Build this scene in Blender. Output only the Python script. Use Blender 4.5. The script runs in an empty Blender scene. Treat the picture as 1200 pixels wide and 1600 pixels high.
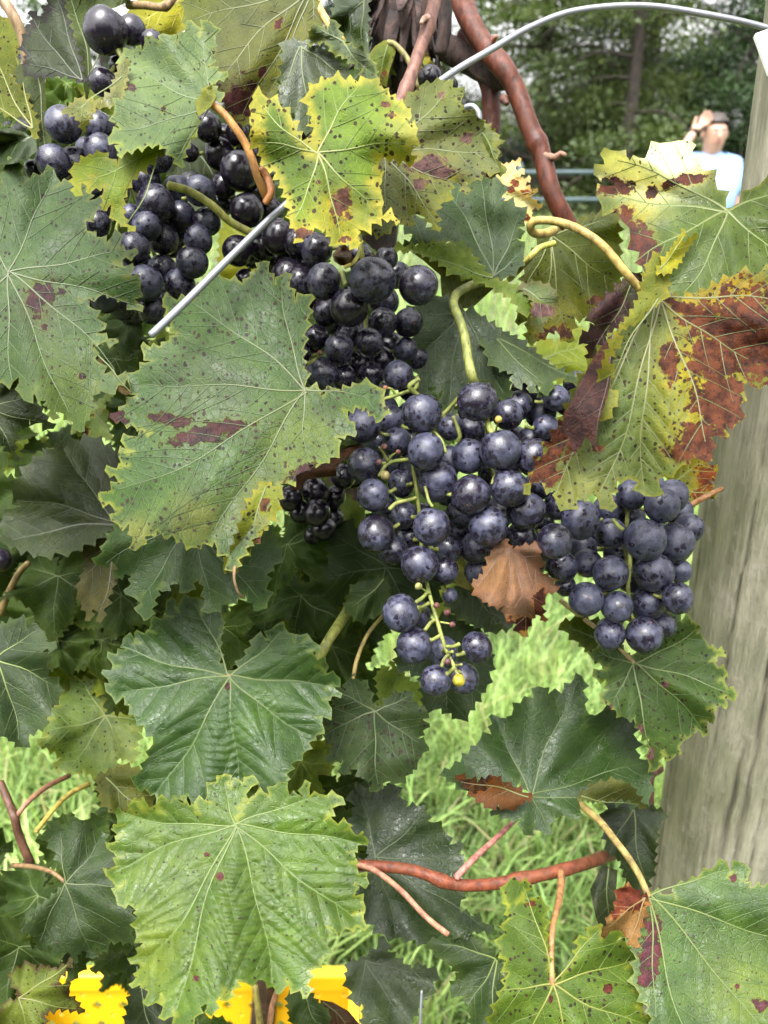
import bpy, bmesh, math, random
import numpy as np
from mathutils import Vector, Matrix
from mathutils.geometry import delaunay_2d_cdt

rnd = random.Random(7)
nrs = np.random.RandomState(11)
SC = bpy.context.scene
COL = SC.collection

# ------------------------------------------------------------------ camera, sky, sun, exposure
PITCH = math.radians(24.0)
FPX = 1244.0                                  # focal length in photograph pixels (1200 x 1600)
CAM = np.array([0.0, 0.0, 1.5])
RIGHT = np.array([1.0, 0.0, 0.0])
FWD = np.array([0.0, math.cos(PITCH), -math.sin(PITCH)])
UP = np.array([0.0, math.sin(PITCH), math.cos(PITCH)])
cam_data = bpy.data.cameras.new('camera')
cam = bpy.data.objects.new('camera', cam_data)
COL.objects.link(cam)
cam.location = CAM
cam.rotation_euler = (math.pi / 2 - PITCH, 0, 0)
cam_data.sensor_fit = 'VERTICAL'
cam_data.sensor_height = 24.0
cam_data.lens = 24.0 * FPX / 1600.0
cam_data.clip_start = 0.02
cam_data.clip_end = 500
cam_data.dof.use_dof = True
cam_data.dof.focus_distance = 0.385
cam_data.dof.aperture_fstop = 8.5
SC.camera = cam

SUN_EL, SUN_AZ = math.radians(66), math.radians(205)     # azimuth clockwise from +Y: behind the camera, a little left
world = bpy.data.worlds.new('World'); SC.world = world
world.use_nodes = True
wn = world.node_tree
bg = wn.nodes['Background']
sky = wn.nodes.new('ShaderNodeTexSky'); sky.sky_type = 'NISHITA'; sky.sun_disc = False
sky.sun_elevation = SUN_EL; sky.sun_rotation = SUN_AZ
sky.air_density = 1.0; sky.dust_density = 6.0; sky.ozone_density = 1.0
hs = wn.nodes.new('ShaderNodeHueSaturation'); hs.inputs['Saturation'].default_value = 0.04; hs.inputs['Value'].default_value = 2.2
wn.links.new(sky.outputs[0], hs.inputs['Color'])
wn.links.new(hs.outputs[0], bg.inputs['Color'])
bg.inputs['Strength'].default_value = 0.15
sd = bpy.data.lights.new('sun', 'SUN'); sd.energy = 1.0; sd.angle = math.radians(28); sd.color = (1.0, 0.965, 0.91)
sun = bpy.data.objects.new('sun', sd); COL.objects.link(sun)
sdir = Vector((math.sin(SUN_AZ) * math.cos(SUN_EL), math.cos(SUN_AZ) * math.cos(SUN_EL), math.sin(SUN_EL)))
sun.rotation_euler = sdir.to_track_quat('Z', 'Y').to_euler()
sun.location = (0, -2, 6)
vs = SC.view_settings
vs.view_transform = 'Standard'; vs.look = 'None'; vs.gamma = 1.0; vs.use_curve_mapping = False
vs.exposure = 1.22
SC.cycles.max_bounces = 4; SC.cycles.transparent_max_bounces = 4
SC.cycles.use_adaptive_sampling = True; SC.cycles.adaptive_threshold = 0.03; SC.cycles.adaptive_min_samples = 12
SC.cycles.caustics_reflective = False; SC.cycles.caustics_refractive = False; SC.cycles.use_light_tree = False
SC.cycles.diffuse_bounces = 2; SC.cycles.glossy_bounces = 2; SC.cycles.transmission_bounces = 3

# ------------------------------------------------------------------ helpers
def at(px, py, d):
    """world point seen at photograph pixel (px, py) at camera depth d"""
    return CAM + RIGHT * ((px - 600.0) / FPX * d) + UP * (-(py - 800.0) / FPX * d) + FWD * d

def at_many(P, d):
    P = np.asarray(P, float); d = np.asarray(d, float)
    x = (P[:, 0] - 600.0) / FPX * d
    y = -(P[:, 1] - 800.0) / FPX * d
    return CAM[None] + x[:, None] * RIGHT[None] + y[:, None] * UP[None] + d[:, None] * FWD[None]

def tag(o, label=None, cat=None, group=None, kind=None):
    if label: o['label'] = label
    if cat: o['category'] = cat
    if group: o['group'] = group
    if kind: o['kind'] = kind
    return o

def empty(name, loc):
    o = bpy.data.objects.new(name, None); COL.objects.link(o)
    o.location = loc; o.empty_display_size = 0.05
    return o

WL = {}
def link(name, me, parent=None, loc=None):
    """link a mesh object; loc is a world position, parents are never rotated or scaled"""
    o = bpy.data.objects.new(name, me); COL.objects.link(o)
    loc = np.array([0, 0, 0.0]) if loc is None else np.asarray(loc, float)
    WL[o] = loc
    if parent is not None:
        o.parent = parent
        base = WL.get(parent, None)
        if base is None: base = np.array(parent.location)
        o.location = loc - base
    else:
        o.location = loc
    return o

def mesh_of(name, V, F, mats=(), smooth=True, mi=None):
    me = bpy.data.meshes.new(name)
    me.from_pydata([tuple(v) for v in V], [], [tuple(f) for f in F])
    for m in mats: me.materials.append(m)
    if mi is not None: me.polygons.foreach_set('material_index', np.asarray(mi, np.int32))
    if smooth: me.polygons.foreach_set('use_smooth', np.ones(len(me.polygons), bool))
    me.update()
    return me

def set_attr(me, name, typ, data):
    a = me.attributes.new(name, typ, 'POINT')
    key = {'FLOAT': 'value', 'FLOAT_VECTOR': 'vector', 'FLOAT_COLOR': 'color'}[typ]
    a.data.foreach_set(key, np.asarray(data, np.float32).ravel())

def spline(P, n):
    """Catmull-Rom through P (k x m) with n samples per span"""
    P = np.asarray(P, float)
    if len(P) < 3:
        t = np.linspace(0, 1, n * (len(P) - 1) + 1)[:, None]
        return P[0] + (P[-1] - P[0]) * t
    Q = np.vstack([2 * P[0] - P[1], P, 2 * P[-1] - P[-2]])
    out = []
    for i in range(1, len(Q) - 2):
        for t in np.linspace(0, 1, n, endpoint=False):
            a, b, c, d = Q[i - 1], Q[i], Q[i + 1], Q[i + 2]
            out.append(0.5 * (2 * b + (c - a) * t + (2 * a - 5 * b + 4 * c - d) * t * t + (3 * b - a - 3 * c + d) * t ** 3))
    out.append(P[-1])
    return np.array(out)

def tube(path, rad, seg=8, jitter=0.0, cap=True):
    """verts, faces of a tapered tube along a world path"""
    path = np.asarray(path, float); n = len(path)
    rad = np.broadcast_to(np.asarray(rad, float), (n,))
    T = np.gradient(path, axis=0); T /= np.linalg.norm(T, axis=1)[:, None] + 1e-12
    up = np.array([0.31, 0.2, 0.93])
    N = np.cross(T[0], up); N /= np.linalg.norm(N) + 1e-9
    V = []; F = []
    for i in range(n):
        N = N - T[i] * np.dot(N, T[i]); N /= np.linalg.norm(N) + 1e-9
        B = np.cross(T[i], N)
        for k in range(seg):
            a = 2 * math.pi * k / seg
            r = rad[i] * (1 + (jitter * nrs.uniform(-1, 1) if jitter else 0))
            V.append(path[i] + (N * math.cos(a) + B * math.sin(a)) * r)
    for i in range(n - 1):
        for k in range(seg):
            a = i * seg + k; b = i * seg + (k + 1) % seg
            F.append((a, b, b + seg, a + seg))
    if cap:
        V.append(path[0] - T[0] * rad[0] * 0.35); V.append(path[-1] + T[-1] * rad[-1] * 0.35)
        c0, c1 = len(V) - 2, len(V) - 1
        for k in range(seg):
            F.append((c0, (k + 1) % seg, k)); F.append((c1, (n - 1) * seg + k, (n - 1) * seg + (k + 1) % seg))
    return V, F

class MB:
    """collects shapes for ONE mesh"""
    def __init__(s): s.V = []; s.F = []; s.M = []
    def add(s, V, F, m=0):
        b = len(s.V); s.V.extend([tuple(v) for v in V]); s.F.extend([tuple(i + b for i in f) for f in F]); s.M.extend([m] * len(F)); return s
    def box(s, c, size, rot=None, m=0):
        c = np.array(c, float); h = np.array(size, float) / 2
        R = np.eye(3) if rot is None else np.array(rot)
        V = [c + R @ (h * np.array([x, y, z])) for x in (-1, 1) for y in (-1, 1) for z in (-1, 1)]
        F = [(0, 1, 3, 2), (4, 6, 7, 5), (0, 4, 5, 1), (2, 3, 7, 6), (0, 2, 6, 4), (1, 5, 7, 3)]
        return s.add(V, F, m)
    def build(s, name, mats, parent=None, origin=None, smooth=True):
        if not isinstance(mats, (list, tuple)): mats = [mats]
        o0 = np.mean(np.array(s.V), axis=0) if origin is None else np.asarray(origin, float)
        me = mesh_of(name, np.array(s.V) - o0, s.F, mats, smooth, s.M)
        return link(name, me, parent, o0)

# ------------------------------------------------------------------ node helpers and materials
class NT:
    def __init__(s, name):
        s.mat = bpy.data.materials.new(name); s.mat.use_nodes = True
        s.nt = s.mat.node_tree; s.bsdf = s.nt.nodes['Principled BSDF']; s.out = s.nt.nodes['Material Output']
    def n(s, t, **kw):
        x = s.nt.nodes.new('ShaderNode' + t)
        for k, v in kw.items(): setattr(x, k, v)
        return x
    def put(s, sock, v):
        if isinstance(v, bpy.types.NodeSocket): s.nt.links.new(v, sock)
        elif v is not None:
            if isinstance(v, (tuple, list)) and len(v) == 3 and sock.type == 'RGBA': v = (*v, 1)
            sock.default_value = v
    def attr(s, name, out='Fac', typ='GEOMETRY'):
        a = s.n('Attribute', attribute_name=name, attribute_type=typ); return a.outputs[out]
    def math(s, op, a, b=None, c=None, clamp=False):
        x = s.n('Math', operation=op, use_clamp=clamp)
        s.put(x.inputs[0], a); s.put(x.inputs[1], b); s.put(x.inputs[2], c); return x.outputs[0]
    def vmath(s, op, a, b=None):
        x = s.n('VectorMath', operation=op); s.put(x.inputs[0], a)
        if b is not None:
            if op == 'SCALE': s.put(x.inputs['Scale'], b)
            else: s.put(x.inputs[1], b)
        return x.outputs[0]
    def mix(s, f, a, b, mode='MIX'):
        x = s.n('Mix', data_type='RGBA', blend_type=mode)
        s.put(x.inputs[0], f); s.put(x.inputs[6], a); s.put(x.inputs[7], b); return x.outputs[2]
    def ramp(s, f, lo, hi, a=0.0, b=1.0, smooth=True):
        x = s.n('MapRange', interpolation_type='SMOOTHSTEP' if smooth else 'LINEAR')
        s.put(x.inputs[0], f); x.inputs[1].default_value = lo; x.inputs[2].default_value = hi
        x.inputs[3].default_value = a; x.inputs[4].default_value = b; return x.outputs[0]
    def noise(s, vec, scale, detail=3.0, rough=0.55, out='Fac'):
        x = s.n('TexNoise'); s.put(x.inputs['Vector'], vec); x.inputs['Scale'].default_value = scale
        x.inputs['Detail'].default_value = detail; x.inputs['Roughness'].default_value = rough; return x.outputs[out]
    def voro(s, vec, scale, feature='F1', out='Distance', rand=1.0):
        x = s.n('TexVoronoi', feature=feature); s.put(x.inputs['Vector'], vec); x.inputs['Scale'].default_value = scale
        x.inputs['Randomness'].default_value = rand; return x.outputs[out]
    def bump(s, h, strength, dist, normal=None):
        x = s.n('Bump'); s.put(x.inputs['Height'], h); x.inputs['Strength'].default_value = strength
        x.inputs['Distance'].default_value = dist
        if normal is not None: s.put(x.inputs['Normal'], normal)
        return x.outputs[0]
    def set(s, **kw):
        for k, v in kw.items(): s.put(s.bsdf.inputs[k.replace('_', ' ')], v)
        return s

def obj_coord(t): return t.n('TexCoord').outputs['Object']

def simple(name, col, rough=0.6, metal=0.0, var=0.15, scale=30.0, spec=0.5, bump=0.0, col2=None):
    t = NT(name); c = obj_coord(t)
    nz = t.noise(c, scale, 4)
    a = col2 if col2 else tuple(x * (1 - var) for x in col)
    b = tuple(min(1, x * (1 + var)) for x in col)
    t.set(Base_Color=t.mix(t.ramp(nz, 0.3, 0.7), a, b), Roughness=rough, Metallic=metal)
    t.put(t.bsdf.inputs['Specular IOR Level'], spec)
    if bump: t.set(Normal=t.bump(nz, 0.6, bump))
    return t.mat

def leaf_material():
    t = NT('grape_leaf')
    luv = t.attr('luv', 'Vector')
    col = t.mix(1.0, t.attr('col', 'Color'), t.n('ObjectInfo').outputs['Color'], 'MULTIPLY')
    n1 = t.noise(luv, 0.9, 5, 0.6)
    n2 = t.noise(luv, 4.0, 3, 0.6)
    col = t.mix(t.ramp(n1, 0.3, 0.72), t.mix(1.0, col, (0.72, 0.78, 0.74), 'MULTIPLY'), t.mix(1.0, col, (1.22, 1.18, 1.05), 'MULTIPLY'))
    col = t.mix(t.ramp(n2, 0.35, 0.7, 0, 0.35), col, t.mix(1.0, col, (1.3, 1.2, 0.9), 'MULTIPLY'))
    # net of small veins
    wv = t.vmath('ADD', luv, t.vmath('SCALE', t.noise(luv, 2.0, 2, out='Color'), 0.25))
    net = t.voro(wv, 2.6, 'DISTANCE_TO_EDGE')
    netl = t.ramp(net, 0.0, 0.09, 1, 0)
    net2 = t.voro(wv, 7.0, 'DISTANCE_TO_EDGE')
    netl2 = t.ramp(net2, 0.0, 0.12, 1, 0)
    col = t.mix(t.math('MULTIPLY', netl, 0.28), col, t.mix(1.0, col, (1.6, 1.5, 1.3), 'MULTIPLY'))
    # withered blotches
    bl = t.attr('blotch')
    bn = t.noise(luv, 2.3, 6, 0.62)
    bmask = t.ramp(t.math('ADD', bl, t.math('MULTIPLY', t.math('SUBTRACT', bn, 0.5), 2.0)), 0.46, 0.60)
    halo = t.ramp(t.math('ADD', bl, t.math('MULTIPLY', t.math('SUBTRACT', bn, 0.5), 1.2)), 0.16, 0.5, 0, 0.6)
    bn2 = t.noise(luv, 1.9, 6, 0.66)
    bc = t.mix(1.0, t.attr('bcol', 'Color'), (0.26, 0.22, 0.22), 'MULTIPLY')
    bcol = t.mix(t.ramp(bn2, 0.38, 0.62), t.mix(1.0, bc, (0.42, 0.38, 0.42), 'MULTIPLY'), t.mix(1.0, bc, (1.25, 1.2, 1.1), 'MULTIPLY'))
    col = t.mix(halo, col, t.mix(1.0, col, (1.5, 1.15, 0.6), 'MULTIPLY'))
    col = t.mix(bmask, col, bcol)
    # dark leaf spots of two sizes
    sp = t.math('MULTIPLY', t.attr('spots'), 1.35)
    def spot(scale, thr, keep):
        v = t.n('TexVoronoi', feature='F1'); t.put(v.inputs['Vector'], wv); v.inputs['Scale'].default_value = scale
        sx = t.n('SeparateColor'); t.put(sx.inputs[0], v.outputs['Color'])
        lim = t.math('MULTIPLY', t.math('MULTIPLY', t.ramp(sx.outputs[0], keep, 1.0, 0, 1, False), thr), sp)
        dd = t.math('ADD', v.outputs['Distance'], t.math('MULTIPLY', t.math('SUBTRACT', n2, 0.5), 0.12))
        return t.ramp(t.math('SUBTRACT', lim, dd), 0.0, 0.035)
    s1 = spot(2.3, 0.20, 0.35); s2 = spot(4.6, 0.36, 0.35)
    sm = t.math('MAXIMUM', s1, s2)
    scol = t.mix(t.ramp(bn2, 0.35, 0.65), (0.006, 0.004, 0.004), (0.030, 0.012, 0.011))
    col = t.mix(t.math('MULTIPLY', sm, 0.9), col, scol)
    gl = t.attr('gloss')
    t.put(t.bsdf.inputs['Specular IOR Level'], t.math('ADD', 0.06, t.math('MULTIPLY', gl, 0.24)))
    wet = t.ramp(t.noise(luv, 0.7, 4, 0.6), 0.48, 0.62)
    rough = t.math('SUBTRACT', 0.62, t.math('MULTIPLY', gl, t.math('ADD', 0.16, t.math('MULTIPLY', wet, 0.24))))
    rough = t.math('ADD', rough, t.math('MULTIPLY', t.math('MAXIMUM', bmask, sm), 0.2))
    h = t.math('ADD', t.math('MULTIPLY', netl, -0.22), t.math('ADD', t.math('MULTIPLY', netl2, -0.08), t.math('MULTIPLY', t.noise(luv, 1.3, 3), 0.9)))
    h = t.math('ADD', h, t.math('MULTIPLY', bmask, t.math('MULTIPLY', bn2, 1.5)))
    nrm = t.bump(h, 0.5, 0.0011)
    t.set(Base_Color=col, Roughness=rough, Normal=nrm)
    tr = t.n('BsdfTranslucent')
    t.put(tr.inputs['Color'], t.mix(1.0, col, (1.75, 1.7, 0.75), 'MULTIPLY'))
    t.put(tr.inputs['Normal'], nrm)
    ms = t.n('MixShader')
    t.put(ms.inputs[0], t.math('MULTIPLY', t.attr('trans'), t.math('SUBTRACT', 1.0, t.math('MULTIPLY', bmask, 0.6))))
    t.put(ms.inputs[1], t.bsdf.outputs[0]); t.put(ms.inputs[2], tr.outputs[0])
    t.put(t.out.inputs['Surface'], ms.outputs[0])
    return t.mat

def vein_material():
    t = NT('leaf_vein')
    col = t.mix(1.0, t.attr('col', 'Color'), t.n('ObjectInfo').outputs['Color'], 'MULTIPLY')
    t.set(Base_Color=col, Roughness=0.5)
    return t.mat

def grape_material():
    t = NT('grape_skin')
    oi = t.n('ObjectInfo')
    c = obj_coord(t)
    off = t.vmath('SCALE', t.n('CombineXYZ').outputs[0], 0.0)
    cx = t.n('CombineXYZ'); t.put(cx.inputs[0], t.math('MULTIPLY', oi.outputs['Random'], 7.31)); t.put(cx.inputs[1], t.math('MULTIPLY', oi.outputs['Random'], 3.7)); t.put(cx.inputs[2], t.math('MULTIPLY', oi.outputs['Random'], 11.9))
    v = t.vmath('ADD', t.vmath('SCALE', c, 100.0), cx.outputs[0])       # centimetres
    sep = t.n('SeparateColor'); t.put(sep.inputs[0], oi.outputs['Color'])
    bloom = sep.outputs[0]
    big = t.noise(v, 1.1, 3, 0.55)
    ragged = t.noise(v, 4.5, 5, 0.7)
    fine = t.noise(v, 14.0, 4, 0.7)
    w = t.vmath('ADD', v, t.vmath('SCALE', t.noise(v, 3.0, 2, out='Color'), 0.35))
    ce = t.n('TexVoronoi', feature='F1'); t.put(ce.inputs['Vector'], w); ce.inputs['Scale'].default_value = 3.2
    sx = t.n('SeparateColor'); t.put(sx.inputs[0], ce.outputs['Color'])
    rub = t.math('MULTIPLY', t.ramp(sx.outputs[0], 0.35, 1.0, 0, 0.62, False), 1.0)
    rubm = t.ramp(t.math('SUBTRACT', rub, ce.outputs['Distance']), 0.0, 0.06)       # rubbed, wet dark patches
    m = t.math('ADD', t.math('MULTIPLY', big, 0.95), t.math('MULTIPLY', ragged, 0.85))
    m = t.ramp(t.math('ADD', m, t.math('SUBTRACT', bloom, 0.86)), 0.66, 1.02)
    m = t.math('MULTIPLY', m, t.math('SUBTRACT', 1.0, t.math('MULTIPLY', rubm, 0.88)))
    m = t.math('MULTIPLY', m, t.ramp(fine, 0.3, 0.58, 0.45, 1.0))
    skin = t.mix(big, (0.006, 0.005, 0.010), (0.013, 0.008, 0.015))
    wax = t.mix(t.ramp(t.noise(v, 2.6, 5, 0.62), 0.36, 0.64), (0.015, 0.018, 0.038), (0.070, 0.072, 0.115))
    col = t.mix(m, skin, wax)
    # stalk scar fleck
    fl = t.voro(v, 1.0, 'F1'); flm = t.ramp(t.math('ADD', fl, t.math('MULTIPLY', fine, 0.12)), 0.10, 0.14, 1, 0)
    col = t.mix(t.math('MULTIPLY', flm, 0.7), col, (0.16, 0.075, 0.06))
    rough = t.ramp(m, 0.0, 1.0, 0.22, 0.50)
    nrm = t.bump(t.math('ADD', t.math('MULTIPLY', m, 0.4), t.math('MULTIPLY', fine, 0.25)), 0.25, 0.0004)
    t.set(Base_Color=col, Roughness=rough, Normal=nrm)
    t.put(t.bsdf.inputs['Specular IOR Level'], 0.55)
    return t.mat

def stem_material(name):
    """colour comes from the object's own colour"""
    t = NT(name); c = obj_coord(t)
    oc = t.n('ObjectInfo').outputs['Color']
    mp = t.n('Mapping'); t.put(mp.inputs['Vector'], c); mp.inputs['Scale'].default_value = (1, 1, 0.35)
    n1 = t.noise(mp.outputs[0], 260, 5, 0.65); n2 = t.noise(c, 60, 4)
    col = t.mix(t.ramp(n1, 0.3, 0.7), t.mix(1.0, oc, (0.42, 0.4, 0.42), 'MULTIPLY'), t.mix(1.0, oc, (1.2, 1.15, 1.1), 'MULTIPLY'))
    col = t.mix(t.ramp(n2, 0.5, 0.7, 0, 0.4), col, t.mix(1.0, oc, (0.7, 0.85, 0.6), 'MULTIPLY'))
    fl = t.voro(c, 420); col = t.mix(t.ramp(fl, 0.12, 0.2, 0.55, 0), col, (0.03, 0.014, 0.012))
    t.set(Base_Color=col, Roughness=t.ramp(n2, 0.3, 0.7, 0.38, 0.6), Normal=t.bump(n1, 0.8, 0.0010))
    t.put(t.bsdf.inputs['Specular IOR Level'], 0.3)
    return t.mat

M = {}
M['leaf'] = leaf_material(); M['vein'] = vein_material(); M['grape'] = grape_material(); M['stem'] = stem_material('green_stem')

# ------------------------------------------------------------------ builders for the vine: leaves, canes, bunches
def pts(s):
    return np.array([[float(v) for v in q.split(',')] for q in s.split()])

def in_poly(P, poly):
    res = np.zeros(len(P), bool)
    A, B = poly, np.roll(poly, 1, axis=0)
    dy = B[:, 1] - A[:, 1]; dy = np.where(np.abs(dy) < 1e-12, 1e-12, dy); k = (B[:, 0] - A[:, 0]) / dy
    for c in range(0, len(P), 2000):
        x, y = P[c:c + 2000, 0][:, None], P[c:c + 2000, 1][:, None]
        h = ((A[None, :, 1] > y) != (B[None, :, 1] > y)) & (x < k[None] * (y - A[None, :, 1]) + A[None, :, 0])
        res[c:c + 2000] = (h.sum(1) % 2) == 1
    return res

def seg_dist(P, A, B):
    """distance of every point to the nearest of many segments"""
    D = (B - A).astype(np.float32); A = A.astype(np.float32); L2 = (D ** 2).sum(1) + 1e-6
    out = np.empty(len(P), np.float32)
    step = max(1, 400000 // max(1, len(A)))
    for c in range(0, len(P), step):
        Q = P[c:c + step].astype(np.float32)
        qx = Q[:, 0:1] - A[None, :, 0]; qy = Q[:, 1:2] - A[None, :, 1]
        t = (qx * D[:, 0] + qy * D[:, 1]) / L2
        np.minimum(np.maximum(t, 0, out=t), 1, out=t)
        qx -= t * D[:, 0]; qy -= t * D[:, 1]
        out[c:c + step] = np.sqrt((qx * qx + qy * qy).min(1))
    return out.astype(float)

def toothed(poly, size, depth):
    """serrate a coarse outline: every edge gets pointed, forward-leaning teeth"""
    size *= 1.25; depth = max(depth * 1.7, 0.42) if size > 0 else 0
    if size > 0:                                           # sharpen the traced teeth
        pr_, nx_ = np.roll(poly, 1, axis=0), np.roll(poly, -1, axis=0)
        near = (np.hypot(*(poly - pr_).T) < 42) & (np.hypot(*(poly - nx_).T) < 42)
        dv_ = poly - (pr_ + nx_) / 2; ln_ = np.hypot(*dv_.T) + 1e-6
        poly = poly + np.where(near[:, None], dv_ * np.minimum(0.45, 5.0 / ln_)[:, None], 0)
    a = 0.5 * np.sum(poly[:, 0] * np.roll(poly[:, 1], -1) - np.roll(poly[:, 0], -1) * poly[:, 1])
    sgn = 1 if a > 0 else -1
    out = []
    n = len(poly)
    for i in range(n):
        p, q = poly[i], poly[(i + 1) % n]
        e = q - p; L = np.hypot(*e)
        out.append(p)
        if size <= 0 or L < size * 0.72: continue
        nn = np.array([e[1], -e[0]]) / L * sgn
        k = max(1, int(round(L / size)))
        for m in range(k):
            s = rnd.uniform(0.7, 1.3)
            t0 = (m + 0.42) / k; t1 = (m + 0.72) / k
            out.append(p + e * t0 + nn * (L / k) * depth * 0.35 * s)
            out.append(p + e * t1 + nn * (L / k) * depth * s)
            if m < k - 1: out.append(p + e * (m + 1) / k - nn * (L / k) * 0.06)
    out = np.array(out)
    keep = [0]
    for i in range(1, len(out)):
        if np.hypot(*(out[i] - out[keep[-1]])) > 0.8: keep.append(i)
    return out[keep]

def fnoise(P, s, seed):
    r = np.random.RandomState(seed)
    v = np.zeros(len(P))
    for _ in range(6):
        k = r.normal(size=2) / s; ph = r.uniform(0, 6.28)
        v += np.sin(P @ k + ph)
    return v / 6 * 1.6

def vein_lines(J, tips, poly, rs):
    """main veins from the petiole point to the lobe tips, with secondary veins to the margin"""
    mains = []; secs = []
    for tp in tips:
        tp = np.array(tp, float); e = tp - J; L = np.hypot(*e)
        pr = np.array([-e[1], e[0]]) / (L + 1e-9)
        b = rs.uniform(-0.05, 0.05) * L
        t = np.linspace(0, 1, 15)[:, None]
        line = J + e * t + pr * (b * np.sin(t * math.pi)) + pr * (0.012 * L * np.sin(t * 9 + rs.uniform(0, 6)))
        mains.append(line)
    for mi, line in enumerate(mains):
        L = np.hypot(*(line[-1] - line[0]))
        k = max(3, int(L / 40))
        others = [m for q, m in enumerate(mains) if q != mi]
        oa = np.vstack([o[2:-1] for o in others]) if others else None
        ob = np.vstack([o[3:] for o in others]) if others else None
        for side in (-1, 1):
            for q in range(k):
                f = 0.16 + 0.76 * (q + 0.5 + (0.22 if side > 0 else 0) + rs.uniform(-0.12, 0.12)) / k
                if f > 0.95: continue
                i = int(f * 14); p0 = line[i] + (line[min(i + 1, 14)] - line[i]) * (f * 14 - i)
                d = line[min(i + 1, 14)] - line[max(i - 1, 0)]; d /= np.hypot(*d) + 1e-9
                a = side * math.radians(rs.uniform(38, 52))
                d = np.array([d[0] * math.cos(a) - d[1] * math.sin(a), d[0] * math.sin(a) + d[1] * math.cos(a)])
                step = 6.0; p = p0.copy(); s = [p0.copy()]
                ca = -side * 0.012; c_, s_ = math.cos(ca), math.sin(ca)
                dx, dy = d; qx, qy = p0
                for _ in range(int(L * 0.75 / step)):
                    dx, dy = dx * c_ - dy * s_, dx * s_ + dy * c_
                    qx += dx * step; qy += dy * step
                    s.append((qx, qy))
                s = np.array(s); ok = in_poly(s, poly); ok[0] = True
                if oa is not None:
                    near = seg_dist(s, oa, ob) < np.maximum(4, 0.75 * seg_dist(s, line[:-1], line[1:])); near[0] = False; ok &= ~near
                k_ = len(s) if ok.all() else int(np.argmin(ok))
                if k_ > 2: secs.append(s[:k_])
    return mains, secs

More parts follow.
